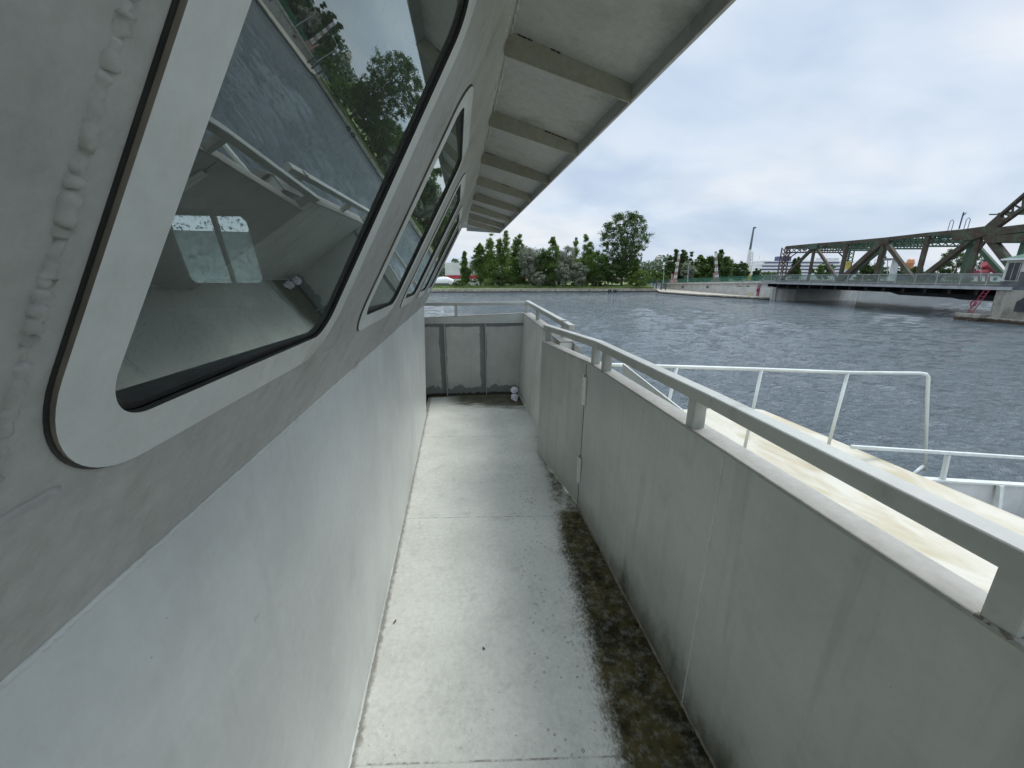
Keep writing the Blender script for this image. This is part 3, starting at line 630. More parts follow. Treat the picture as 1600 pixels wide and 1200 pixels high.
for i in range(90):
    lam = .30*(3.6/.30)**rng.random(); a = R_(rng.normal(15, 42)); kx, ky = math.sin(a)*2*math.pi/lam, math.cos(a)*2*math.pi/lam
    amp = .0060*lam**.9; fade = np.clip(lam/(cell*3) - .6, 0, 1)
    ph = kx*X+ky*Y+rng.random()*6.28 + 1.2*np.sin(X*.11+i)+1.1*np.sin(Y*.13+i*2)
    Z += amp*fade*(1-np.abs(np.sin(ph/2))*2+.3)*.7
Z *= np.clip(1.15 + .35*np.sin(X*.05+1)*np.sin(Y*.043), .5, 1.6)
V = np.stack([X, Y, Z-.02], -1).reshape(-1, 3)
tag(grid_mesh('water', V, nr, na, 'water'), 'grey blue rippled harbour water', kind='structure')
mb = MB(); mb.box(-4000, 4000, -4000, 4500, -3.2, -3.0); tag(mb.build('seabed', 'earth'), 'dark harbour bed under the water', kind='structure')

# ================================================================== SHORE
def gz(r, d): return g(r, d, 0)
def gpoly(mb, pts, z0, z1, mi=0): mb.prism([g(r, d, z0) for r, d in pts], (0, 0, z1-z0), mi)
mb = MB(); gpoly(mb, [(-500, 118), (43, 122), (43, 139), (50, 145), (66, 200), (66, 900), (-500, 900)], -2, 1.55)
gpoly(mb, [(-500, 900), (-500, 3800), (2500, 3800), (2500, 500), (66, 500)], -2, 1.5)
tag(mb.build('shore_ground', 'grass'), 'grassy far bank of the harbour', kind='structure')
mb = MB()
for seg in range(13):
    r0 = -90+seg*10.3; r1 = r0+10.2; d0 = 117+(r0+25)*.07 if r0 > -25 else 117; d1 = 117+(r1+25)*.07 if r1 > -25 else 117
    mb.hexa([g(r0,d0,-1.5), g(r1,d1,-1.5), g(r1,d1+1.3,-1.5), g(r0,d0+1.3,-1.5), g(r0,d0,.98+random.uniform(-.03,.03)), g(r1,d1,.98), g(r1,d1+1.3,.98), g(r0,d0+1.3,.98)])
tag(mb.build('seawall', 'quay', bevel=.05), 'low stained concrete seawall along the foot of the far grassy bank', 'seawall')
# sloped grassy strip above the seawall
mb = MB()
for seg in range(40):
    r0 = -90+seg*3.35; r1 = r0+3.35; f = lambda r: 118.1+max(0, r+25)*.07
    mb.face([g(r0,f(r0),.99), g(r1,f(r1),.99), g(r1,f(r1)+5,1.72), g(r0,f(r0)+5,1.72)]); mb.face([g(r0,f(r0)+5,1.72), g(r1,f(r1)+5,1.72), g(r1,f(r1)+14,1.56), g(r0,f(r0)+14,1.56)])
tag(mb.build('grass_bank', 'grass'), 'sloping grass strip above the seawall', kind='structure')
def quads(name, ctr, sx, sy, mat, up_bias=0.0, parent=None):
    n = len(ctr); u = rng.normal(size=(n, 3)); u /= np.linalg.norm(u, axis=1)[:, None]
    if up_bias: u = u*(1-up_bias) + np.array([0, 0, 1])*up_bias; u /= np.linalg.norm(u, axis=1)[:, None]
    v = rng.normal(size=(n, 3)); v -= u*(u*v).sum(1)[:, None]; v /= np.linalg.norm(v, axis=1)[:, None]
    sx = (sx*rng.uniform(.6, 1.3, n))[:, None]; sy = (sy*rng.uniform(.6, 1.3, n))[:, None]
    P = np.stack([ctr-u*sx, ctr-v*sy*.8, ctr+u*sx, ctr+v*sy], 1).reshape(-1, 3)
    me = bpy.data.meshes.new(name); me.vertices.add(n*4); me.vertices.foreach_set('co', P.astype(np.float32).ravel())
    me.loops.add(n*4); me.loops.foreach_set('vertex_index', np.arange(n*4, dtype=np.int32)); me.polygons.add(n)
    me.polygons.foreach_set('loop_start', (np.arange(n)*4).astype(np.int32)); me.polygons.foreach_set('loop_total', np.full(n, 4, np.int32))
    me.materials.append(M[mat]); me.update(); me.validate()
    o = bpy.data.objects.new(name, me); C.objects.link(o)
    if parent: o.parent = parent
    return o
n = 9000; r = rng.uniform(-90, 43, n); d = 118.4+np.maximum(0, r+25)*.07+rng.uniform(0, 6, n)**1.0
zz = .98+np.clip((d-118.1-np.maximum(0, r+25)*.07)/5, 0, 1)*.72
ctr = np.stack([r*CY+d*SY, -r*SY+d*CY, zz+rng.uniform(0, .32, n)*(1+np.sin(r*.7)*.5)], 1)
tag(quads('long_grass', ctr, .30, .09, 'blades', .75), 'long green grass and weeds growing above the seawall', 'grass', kind='stuff')

# ------------------------------------------------------------------ trees
def tree(label, px_, D, top, base_z, wpx, kind, leaf, seed, cat='tree', dens=1.0, name='broadleaf_tree', grp='trees on the far bank', bot=.12):
    F_ = 610.; Rr = None
    d = at(px_, 432, Z=4.49); d = d-Vector((0, 0, 4.5)); dr = d.x*CY-d.y*SY; dd = d.x*SY+d.y*CY; Rr = dr/dd*D
    wpx = wpx*(1.25 if kind in ('poplar', 'spires') and wpx > 24 else 1.0); pt = at(px_, top, Y=1.0)-Vector((0, 0, 4.5)); fz = pt.z/(pt.x*SY+pt.y*CY); H = 4.5+fz*D-base_z
    wd = wpx*D/F_*0.96/1.04; rs = np.random.default_rng(seed); h = H
    b0 = g(Rr, D, base_z); root = empty(name, label, cat, grp, b0)
    cl = []; 
    if kind == 'poplar':
        n = int(95*dens)
        for i in range(n):
            t = bot+(1-bot)*rs.random()**.95; rr = wd/2*(1-((t-.35)/.68)**2 if t > .35 else .75+.25*t/.35); a = rs.random()*6.28; q = rr*rs.uniform(.2, 1)
            cl.append((q*math.cos(a), q*math.sin(a), h*t*.97, .072*h*(1.12-t*.8)))
        for i in range(4): cl.append((0, 0, h*(.84+i*.04), .03*h*(1.1-i*.2)))
    elif kind == 'spires':
        ns = max(3, int(wd/2.2)); 
        for s_ in range(ns):
            cx = (s_+.5)/ns*wd-wd/2+rs.normal()*.3; cyy = rs.normal()*wd*.16; hh_ = h*rs.uniform(.74, 1.0) if s_ != ns//2 else h; rw = wd/ns*.75
            for i in range(int(44*dens)):
                t = bot+(1-bot)*rs.random()**.85; a = rs.random()*6.28; q = rw*(1.25-t)*rs.uniform(.2, 1.1); cl.append((cx+q*math.cos(a), cyy+q*math.sin(a), hh_*t, .058*h*(1.2-t*.72)))
        for i in range(int(34*dens)): cl.append((rs.uniform(-.5, .5)*wd, rs.normal()*wd*.2, h*rs.uniform(.05, .52), .07*h))
    elif kind == 'vase':
        n = int(390*dens)
        for i in range(n):
            t = rs.random()**.75; z_ = h*(.2+.78*t); rr = wd/2*(.42+.75*t if t < .6 else .87*math.sqrt(max(0.03, 1-((t-.6)/.47)**2))); a = rs.random()*6.28; q = rr*rs.uniform(.35, 1.0)
            z_ -= h*.10*(q/(wd/2))**2*t; cl.append((q*math.cos(a), q*math.sin(a), z_, h*.034*rs.uniform(.5, 1.3)))
    else:
        n = int(95*dens)
        for i in range(n):
            u = rs.normal(size=3); u /= np.linalg.norm(u); q = rs.uniform(.35, 1)**.6; z_ = h*(bot+(1-bot)*(.5+.5*u[2]*q)); lump = 1+.22*math.sin(3*math.atan2(u[1], u[0])+seed)+.15*math.sin(5*u[2]+seed)
            cl.append((u[0]*q*wd/2*lump*.95, u[1]*q*wd/2*lump*.95, z_*min(1, .88+.12*lump), h*.065*rs.uniform(.6, 1.2)))
    cl = np.array(cl); npc = 85 if kind != 'vase' else 64
    ls = .0018*D*(.9 if kind != 'silver' else .8); ls = min(ls, .34)
    idx = np.repeat(np.arange(len(cl)), npc); off = rs.normal(size=(len(idx), 3))*np.array([1, 1, .72]); ctr = cl[idx, :3]+off*cl[idx, 3:4]*.62
    ctr = ctr[ctr[:, 2] > .15]; ctr[:, 2] = np.minimum(ctr[:, 2], h*1.01)
    quads('crown', ctr, ls, ls*.62, leaf, 0, root)
    mb = MB(); tr = max(.10, h*.016); tip = h*(.45 if kind == 'vase' else .8)
    mb.tube([(0, 0, -.4), (rs.normal()*.1, rs.normal()*.1, tip*.4), (rs.normal()*.15, 0, tip)], [tr*1.3, tr, tr*.35], 7)
    lim = cl[rs.permutation(len(cl))[:26 if kind == 'vase' else 12]]
    for c_ in lim:
        z_s = min(tip*.9, max(h*.12, c_[2]*.55 if kind != 'vase' else h*(.1+.3*rs.random()))); mid = Vector((c_[0]*.45, c_[1]*.45, z_s+(c_[2]-z_s)*.55))
        mb.tube([(0, 0, z_s), mid, (c_[0], c_[1], c_[2])], [tr*.5, tr*.33, tr*.12], 5, cap=False)
    mb.build('trunk', 'bark', root)
    return root
TR = [
 ('slim young tree at the left end of the bank, in front of the white building', 727, 127, 392, 1.7, 17, 'poplar', 'l_mid', .9),
 ('bushy young green tree with pointed top just right of the white building', 750, 128, 379, 1.7, 30, 'poplar', 'l_mid', 1.2),
 ('cluster of tall spiky light green poplars below the tip of the roof', 785, 128, 362, 1.7, 44, 'spires', 'l_light', 1.3),
 ('narrow spiky poplar right of the light green poplar cluster', 812, 130, 366, 1.7, 20, 'spires', 'l_mid', 1.0),
 ('upright greyish olive tree in the left half of the bank', 826, 126, 380, 1.7, 28, 'round', 'l_silver', 1.0),
 ('dark green rounded tree between the olive tree and the pointed tree', 845, 129, 386, 1.7, 36, 'round', 'l_dark', 1.1),
 ('green tree with a pointed top in the middle of the bank', 863, 128, 369, 1.7, 32, 'poplar', 'l_mid', 1.2),
 ('tall silvery tree behind the two round silver bushes', 884, 127, 384, 1.7, 28, 'round', 'l_silver', .9),
 ('spiky light poplar standing in front of the striped chimney', 910, 131, 366, 1.7, 26, 'spires', 'l_light', .8),
 ('dense dark green tree left of the big tree', 933, 126, 391, 1.7, 44, 'round', 'l_mid', 1.2),
 ('tallest tree of the bank with a wide open vase shaped crown', 972, 128, 331, 1.7, 92, 'vase', 'l_dark', 1.0),
 ('dark undergrowth tree at the foot of the tallest tree', 957, 125, 408, 1.7, 46, 'round', 'l_dark', 1.0),
]
for i, (lb, px_, D, top, bz, wp, kd, lf, dn) in enumerate(TR): tree(lb, px_, D, top, bz, wp, kd, lf, 40+i, dens=dn, bot=.06)
FT = [('pale green rounded tree filling the gap behind the pointed young tree', 764, 134, 396, 34, 'l_light'), ('mid green rounded tree behind the poplar cluster', 798, 135, 392, 40, 'l_mid'),
 ('light green rounded tree behind the olive tree', 836, 136, 394, 30, 'l_light'), ('mid green rounded tree behind the tall silvery tree', 874, 136, 390, 34, 'l_mid'), ('light green rounded tree left of the striped chimney', 896, 135, 397, 30, 'l_light'), ('pale green tree right behind the spiky light poplar', 919, 135, 388, 30, 'l_light'), ('light green tree showing right of the tallest trunk', 988, 134, 404, 30, 'l_mid')]
for i, (lb, px_, D, top, wp, lf) in enumerate(FT): tree(lb, px_, D, top, 1.6, wp, 'round', lf, 200+i, dens=.9, bot=.02)
BU = [('low round silver grey bush, left of a pair', 880, 123.5, 409, 24, 'l_silver'), ('round silver grey bush, right of a pair', 906, 123.5, 407, 26, 'l_silver'),
 ('small silvery bush under the olive tree', 842, 123, 424, 24, 'l_silver'), ('yellow green bush at the right end of the grassy bank', 1000, 122.5, 420, 32, 'l_light'),
 ('dark low bush under the spiky poplars', 786, 124, 428, 40, 'l_dark'), ('light green bush beside the shrink wrapped boat', 716, 122.5, 438, 22, 'l_light'), ('dark low bush behind the leaning pole', 935, 123, 428, 34, 'l_dark'),
 ('dark green bush at the foot of the middle trees', 860, 123.5, 430, 30, 'l_dark')]
for i, (lb, px_, D, top, wp, lf) in enumerate(BU): tree(lb, px_, D, top, 1.5, wp, 'round', lf, 80+i, cat='bush', dens=.7, name='shrub', grp='bushes on the far bank', bot=.0)
T2 = [
 ('spindly green tree behind the left barrier mast', 1057, 150, 389, 2.4, 26, 'spires', 'l_dark', 1.0),
 ('dark tree right of the left barrier mast', 1070, 152, 394, 2.4, 20, 'spires', 'l_dark', 1.0),
 ('silvery round tree behind the second street lamp', 1073, 146, 408, 2.4, 24, 'round', 'l_silver', .9),
 ('mid green tree in the middle of the fence line', 1092, 150, 397, 2.4, 30, 'poplar', 'l_mid', 1.3),
 ('bushy dark green tree behind the green fence', 1106, 152, 399, 2.4, 28, 'round', 'l_dark', 1.2),
 ('straggly tall tree behind the right barrier mast', 1122, 148, 390, 2.4, 26, 'spires', 'l_dark', 1.1),
 ('green tree right of the right barrier mast', 1133, 150, 401, 2.4, 20, 'round', 'l_mid', 1.0),
 ('dark rounded tree below the crane boom', 1155, 154, 408, 2.4, 32, 'round', 'l_dark', 1.1),
 ('low light green tree at the left end of the fence', 1022, 140, 421, 1.7, 38, 'round', 'l_mid', 1.0),
 ('low dark tree behind the left street lamp', 1036, 146, 420, 2.4, 30, 'round', 'l_dark', 1.0),
 ('small dark tree left of the cruise ship', 1181, 160, 420, 2.4, 12, 'round', 'l_dark', .8),
 ('low green bush in front of the cruise ship stern', 1199, 130, 424, 3.2, 26, 'round', 'l_mid', .8)]
for i, (lb, px_, D, top, bz, wp, kd, lf, dn) in enumerate(T2): tree(lb, px_, D, top, bz, wp, kd, lf, 120+i, dens=dn, grp='trees behind the green fence', bot=.04)
T3 = [
 ('small thin tree seen through the first panel of the bridge', 1242, 190, 402, 3, 13, 'spires', 'l_dark', .7),
 ('green tree seen through the second panel of the bridge', 1284, 190, 410, 3, 32, 'round', 'l_mid', 1.0),
 ('tree in the middle panel of the bridge, behind a rusty post', 1362, 170, 396, 3, 34, 'spires', 'l_dark', 1.0),
 ('dark low tree left of the orange tank', 1402, 175, 413, 3, 34, 'round', 'l_dark', 1.0),
 ('low dark tree right of the orange tank', 1428, 175, 415, 3, 26, 'round', 'l_dark', 1.0),
 ('broad dark tree seen through the panel left of the bridge tower', 1492, 135, 386, 3, 58, 'round', 'l_dark', 1.4),
 ('low green tree seen under the far end of the bridge', 1455, 150, 425, 3, 22, 'round', 'l_mid', .8)]
for i, (lb, px_, D, top, bz, wp, kd, lf, dn) in enumerate(T3): tree(lb, px_, D, top, bz, wp, kd, lf, 150+i, dens=dn, grp='trees beyond the bridge', bot=.03)
# distant wooded hill
def wood(name, r0, r1, D, z0, h0, n, seed, depth=30):
    rs = np.random.default_rng(seed); r = rs.uniform(r0, r1, n); hh_ = h0*(.72+.16*np.sin(r*.045+seed)+.12*np.sin(r*.17+seed*2)+.10*np.sin(r*.5)); t = rs.random(n)**.7; d = D+rs.uniform(0, depth, n)
    z_ = z0+hh_*t; return quads(name, np.stack([r*CY+d*SY, -r*SY+d*CY, z_], 1), D*.004, D*.0028, 'l_hill')
tag(wood('distant_wood', -260, 190, 330, 1, 20, 14000, 2), 'far wooded rise beyond the white building and trees', 'woods', kind='stuff')
tag(wood('far_treeline', 150, 420, 420, 1, 9, 7000, 5), 'low far tree line beyond the bridge', 'woods', kind='stuff')

# ------------------------------------------------------------------ buildings & things on the bank
bd = empty('white_building', 'white flat roofed building with a red band, behind the left trees', 'building', loc=g(-12, 150, 1.5))
mb = MB(); mb.prism([g(-24.7,150,1.4), g(2,150,1.4), g(2,150,9.0), g(-10,150,9.6), g(-24.7,150,9.3)], g(0, 24, 0)-g(0, 0, 0)); keep(mb.build('wall', 'clad'), bd)
mb = MB(); mb.gbox(-24.6, 14, 149.7, 149.98, 3.8, 4.9); keep(mb.build('red_band', 'red'), bd)
for r0 in (-23.2, -14.5): mb = MB(); mb.gbox(r0, r0+5.6, 149.9, 149.985, 5.1, 6.6); keep(mb.build('roller_door', 'wht'), bd)
mb = MB(); mb.gbox(2, 14, 150, 170, 1.4, 5.2); keep(mb.build('annex', 'wht'), bd)
mb = MB(); mb.gbox(-21, -7, 149.2, 149.68, 1.5, 3.6); keep(mb.build('shop_front', 'clad'), bd)

def car(label, r, D, z, col, rot, seed):
    L_, Wd = 4.4, 1.8; root = empty('parked_car', label, 'car', 'cars parked behind the bank trees', g(r, D, z)); root.rotation_euler = (0, 0, rot-R_(YAW))
    prof = [(-2.2, .35), (-2.2, .85), (-1.9, 1.0), (-1.35, 1.05), (-.75, 1.48), (.75, 1.5), (1.4, 1.0), (2.1, .85), (2.2, .6), (2.2, .35)]
    mb = MB(); mb.prism([(x, -Wd/2, z_) for x, z_ in prof], (0, Wd, 0)); mb.build('body', col, root, bevel=.08)
    mb = MB(); mb.prism([(x, -Wd/2-.01, z_) for x, z_ in [(-1.15, 1.06), (-.7, 1.4), (.68, 1.42), (1.2, 1.04)]], (0, Wd+.02, 0)); mb.build('windows', 'dark', root)
    for x in (-1.35, 1.35):
        for y in (-Wd/2+.1, Wd/2-.1): MB().tube([(x, y-.11, .33), (x, y+.11, .33)], .33, 14).build('wheel', 'tyre', root)
    return root
CR = [('white car parked behind the first young tree', -19.5), ('white car parked under the pointed young tree', -13.6), ('white car parked behind the poplar cluster', -8.0), ('white car parked behind the olive tree', -1.8), ('dark car parked behind the middle trees', 6), ('white car parked behind the silver bushes', 13.5), ('white car parked behind the tallest tree', 24)]
for i, (lb, r) in enumerate(CR): car(lb, r, 139+i % 3, 1.56, 'grey_tar' if 'dark' in lb else 'wht', (0, .3, -.2)[i % 3], i)
# shrink-wrapped boat ashore
mb = MB(); NP = 14
prof = [(-4.2, .5, .4), (-3.2, 1.1, 1.5), (-1.2, 1.35, 2.3), (1.2, 1.3, 2.4), (3.0, 1.0, 1.7), (4.4, .2, 1.0)]
ringv = []
for x, hw, hz in prof: ringv.append([Vector((x, hw*math.cos(math.pi*j/NP), .5+hz*math.sin(math.pi*j/NP)**.8)) for j in range(NP+1)])
for a, b in zip(ringv, ringv[1:]):
    for j in range(NP): mb.face([a[j], a[j+1], b[j+1], b[j]])
mb.prism([(-4, 0, 0), (4, 0, 0), (4.2, 0, .6), (-4.2, 0, .6)], (0, .3, 0))
ob = tag(mb.build('covered_boat', 'wht'), 'boat stored ashore under white shrink wrap at the left end of the bank', 'boat'); ob.location = g(-22.5, 132, 1.5); ob.rotation_euler = (0, 0, -R_(YAW)+.15)
mb = MB(); mb.gbox(-40, -19.5, 124.5, 125, 1.5, 2.5); tag(mb.build('grey_barrier', 'grey_tar'), 'low dark grey barrier in front of the shrink wrapped boat', 'barrier')
def pole(label, a, b, D, r0, mat, name='utility_pole', cat='pole', grp=None):
    A = at(*a, Y=1.); B = at(*b, Y=1.)
    def proj(p): q = p-Vector((0,0,4.5)); dd = q.x*SY+q.y*CY; return Vector((0,0,4.5))+q*(D/dd)
    A = proj(A); B = proj(B); o = empty(name, label, cat, grp, B)
    mb = MB(); mb.tube([B-B, A-B], [r0, r0*.7], 8); mb.build('shaft', mat, o); return o, A-B
pole('leaning wooden pole at the foot of the tallest tree', (961, 414), (956, 446), 123.5, .16, 'wood')
pole('thin grey pole right of the tallest tree', (1002, 394), (1001, 446), 126, .10, 'galv')
for i, (px_, D, lb) in enumerate(((1037, 116, 'street lamp with a curved arm, left of two before the barrier masts'), (1075, 100, 'street lamp with a curved arm, between the two barrier masts'))):
    o, top = pole(lb, (px_+1, 414), (px_-1, 443), D, .11, 'galv', 'street_lamp', 'street lamp', 'street lamps on the approach road')
    mb = MB(); mb.tube([top, top+Vector((.25, 0, .7)), top+Vector((1.0, 0, 1.05)), top+Vector((1.8, 0, 1.1))], .055, 6); mb.build('arm', 'galv', o)
    MB().box(top.x+1.6, top.x+2.3, -.12, .12, top.z+1.02, top.z+1.16).build('lamp_head', 'galv', o)
# raised barrier masts (red and white lattice)
def lattice(mb, a, b, w, nseg, t=.06, mi=0, side=None):
    a = Vector(a); b = Vector(b); d = (b-a).normalized(); s_ = Vector(side) if side else d.orthogonal(); s_ = (s_-d*s_.dot(d)).normalized()*w/2; u = d.cross(s_).normalized()*w/2
    cs = [s_+u, s_-u, -s_-u, -s_+u]
    for c_ in cs: mb.bar(a+c_, b+c_, t, mi=mi)
    for i in range(nseg):
        p0 = a.lerp(b, i/nseg); p1 = a.lerp(b, (i+1)/nseg)
        for j in range(4): mb.bar(p0+cs[j], p1+cs[(j+1) % 4], t*.7, mi=mi)
for px0, px1, ty, D, lb in ((1061, 1054, 399, 120, 'raised red and white lattice barrier mast, the left one of two, leaning right'), (1118.5, 1120, 396, 108, 'raised red and white lattice barrier mast, the right one of two, upright')):
    o, top = pole(lb, (px0, ty), (px1, 440), D, .05, 'wht', 'barrier_mast', 'barrier mast', 'raised barrier masts on the bridge approach')
    nsg = 8
    for q in range(nsg):
        mb = MB(); lattice(mb, top*(q/nsg), top*((q+1)/nsg), .7-.045*q, 2, .085); mb.build('lattice_section', 'wht' if q % 2 else 'pink', o)
    mb = MB(); mb.bar((-.9, 0, 0), (-1.1, 0, 2.2), .35); mb.box(-1.4, .6, -.5, .5, -.2, .5); mb.build('counterweight', 'pink', o)
    MB().box(top.x-.4, top.x+.1, -.2, .2, top.z, top.z+.5).build('lamp', 'galv', o)

# ------------------------------------------------------------------ bridge approach
RW = 52.0
ab = empty('bridge_abutment', 'pale concrete approach wall and rounded pier at the left end of the bridge', 'abutment', loc=g(60, 84, 0))
def AP(mb, name, mat, parent=ab, **kw): o = mb.build(name, mat, **kw); return keep(o, parent) if parent.parent is None else o
ztop = lambda d: 3.62-(d-79)*.0225
mb = MB()
for d0 in range(79, 139, 6):
    d1 = d0+6; mb.hexa([g(RW,d0,-1), g(66,d0,-1), g(66,d1,-1), g(RW,d1,-1), g(RW,d0,ztop(d0)-.35), g(66,d0,ztop(d0)-.35), g(66,d1,ztop(d1)-.35), g(RW,d1,ztop(d1)-.35)])
for d0 in np.arange(81, 138, 4.0): mb.gbox(RW-.07, RW-.002, d0, d0+.28, .5, ztop(d0)-.4)
AP(mb, 'retaining_wall', 'conc')
mb = MB(); mb.hexa([g(RW-.35,79,ztop(79)-.35), g(RW+.3,79,ztop(79)-.35), g(RW+.3,139,ztop(139)-.35), g(RW-.35,139,ztop(139)-.35), g(RW-.35,79,ztop(79)+.05), g(RW+.3,79,ztop(79)+.05), g(RW+.3,139,ztop(139)+.05), g(RW-.35,139,ztop(139)+.05)]); AP(mb, 'coping', 'conc', bevel=.03)
pier_pts = [(RW-.2, 79.6)] + [(57+r_*math.cos(a_), 80+3.5*math.sin(a_)) for r_, a_ in [(5, R_(180+k_*15)) for k_ in range(1, 5)]] + [(64, 78.0), (70, 81), (72.5, 86), (72, 110), (RW, 110)]
mb = MB(); gpoly(mb, pier_pts, -2, 2.25); AP(mb, 'pier_nose', 'conc', bevel=.1)
mb = MB(); gpoly(mb, [(RW+.1, 79.4), (66, 79.4), (66, 84), (RW+.1, 84)], 2.25, 3.2); AP(mb, 'bearing_seat', 'conc')
for d0 in (91.2, 106.2, 121.8): mb = MB(); mb.gbox(RW-.06, RW-.005, d0, d0+1.4, ztop(d0)-1.55, ztop(d0)-.9); o = AP(mb, 'vent_grille', 'grey_tar')
mb = MB(); mb.gbox(RW-.08, RW-.01, 88.1, 89.1, .5, 2.5); AP(mb, 'green_door', 'fence')
mb = MB()
for dd in (84.0, 84.6): mb.bar(g(RW-.25, dd, .45), g(RW-.25, dd, 2.9), .09)
for q in range(9): mb.bar(g(RW-.25, 84.0, .6+q*.27), g(RW-.25, 84.6, .6+q*.27), .06)
tag(mb.build('ladder', 'maroon'), 'red ladder on the pale abutment wall near the bridge end', 'ladder')
mb = MB(); mb.tube([g(RW-.35, 84.3, 1.75)+Vector((.0, .32*math.cos(a_), .32*math.sin(a_))) for a_ in np.linspace(0, 6.2, 13)], .09, 6); tag(mb.build('life_ring', 'maroon'), 'red life ring hanging beside the red ladder on the abutment wall', 'life ring')
lg = empty('quay_ledge', 'low cracked concrete ledge at the waterline below the abutment wall', 'quay ledge', loc=g(48, 95, 0))
mb = MB(); mb.prism([g(44.2,122,-1), g(41.2,112,-1), g(44,95,-1), g(49.5,82,-1), g(RW+1,79.2,-1), g(RW+1,139,-1), g(43,139,-1)], (0, 0, 1.5)); keep(mb.build('ledge', 'quay', bevel=.06), lg)
mb = MB()
for dd in (83.2, 83.9): mb.bar(g(49.3, dd-.3, -.3), g(49.3, dd-.3, 1.1), .1); mb.bar(g(49.3, dd-.3, 1.1), g(50.1, dd-.3, 1.1), .1)
tag(mb.build('ladder_handrail', 'yellow'), 'yellow ladder handrails at the edge of the quay ledge', 'ladder')
# black mooring posts left of the wall
for i, (r, D) in enumerate(((45.2, 126), (46.2, 124.5), (47.0, 123))): tag(MB().tube([g(r, D, .4), g(r, D, 3.3-.2*i)], .22, 8).build('mooring_post', 'grey_tar'), ('dark wooden mooring post, left of three at the start of the wall', 'dark wooden mooring post, middle of three at the start of the wall', 'dark wooden mooring post, right of three nearest the wall')[i], 'post', 'mooring posts at the wall end')
for i, px_ in enumerate((952, 960.5)):
    p = at(px_, 455, Z=.42); mb = MB(); mb.tube([p+Vector((.40*math.cos(a_), -.3, .36*math.sin(a_))) for a_ in np.linspace(0, 6.28, 13)], .2, 7); tag(mb.build('tyre_fender', 'tyre'), ('black tyre fender on the seawall, left of a pair', 'black tyre fender on the seawall, right of a pair')[i], 'tyre', 'tyre fenders on the seawall')
# road and green fence
mb = MB()
for d0 in range(79, 139, 6):
    d1 = d0+6; mb.face([g(RW+.3,d0,ztop(d0)-.32), g(66,d0,ztop(d0)-.32), g(66,d1,ztop(d1)-.32), g(RW+.3,d1,ztop(d1)-.32)])
tag(mb.build('road', 'asphalt'), 'asphalt approach road to the bridge', kind='structure')
fn = empty('green_fence', 'green railing fence along the top of the abutment wall', 'fence', loc=g(RW, 100, 3))
mb = MB()
for d0 in np.arange(79.5, 138, .30): mb.bar(g(RW, d0, ztop(d0)+.05), g(RW, d0, ztop(d0)+1.15), .05)
keep(mb.build('balusters', 'fence'), fn)
mb = MB(); mb.bar(g(RW, 79, ztop(79)+1.18), g(RW, 139, ztop(139)+1.18), .10); mb.bar(g(RW, 79, ztop(79)+.15), g(RW, 139, ztop(139)+.15), .08); mb.bar(g(RW, 79, ztop(79)+.65), g(RW, 139, ztop(139)+.65), .08); keep(mb.build('rails', 'fence'), fn)
for d0 in range(79, 140, 6): keep(MB().bar(g(RW, d0+.1, ztop(d0)), g(RW, d0+.1, ztop(d0)+1.25), .14).build('post', 'fence'), fn)
fn2 = empty('green_fence', 'green mesh fence on the bank left of the abutment wall', 'fence', loc=g(45, 135, 2))
mb = MB()
for q in np.arange(38, 51.6, .28): mb.bar(g(q, 136, 1.6), g(q, 136, 3.3), .05)
keep(mb.build('balusters', 'fence'), fn2); mb = MB(); mb.bar(g(38, 136, 3.3), g(51.7, 136, 3.3), .1); mb.bar(g(38, 136, 1.8), g(51.7, 136, 1.8), .1); keep(mb.build('rails', 'fence'), fn2)
fn3 = empty('green_fence', 'far green fence on the other side of the approach road', 'fence', loc=g(64, 100, 3))
mb = MB()
for d0 in np.arange(79.5, 138, .45): mb.bar(g(65.5, d0, ztop(d0)-.3), g(65.5, d0, ztop(d0)+1.25), .06)
keep(mb.build('balusters', 'fence'), fn3); mb = MB(); mb.bar(g(65.5, 79, ztop(79)+1.3), g(65.5, 139, ztop(139)+1.3), .12); keep(mb.build('rails', 'fence'), fn3)

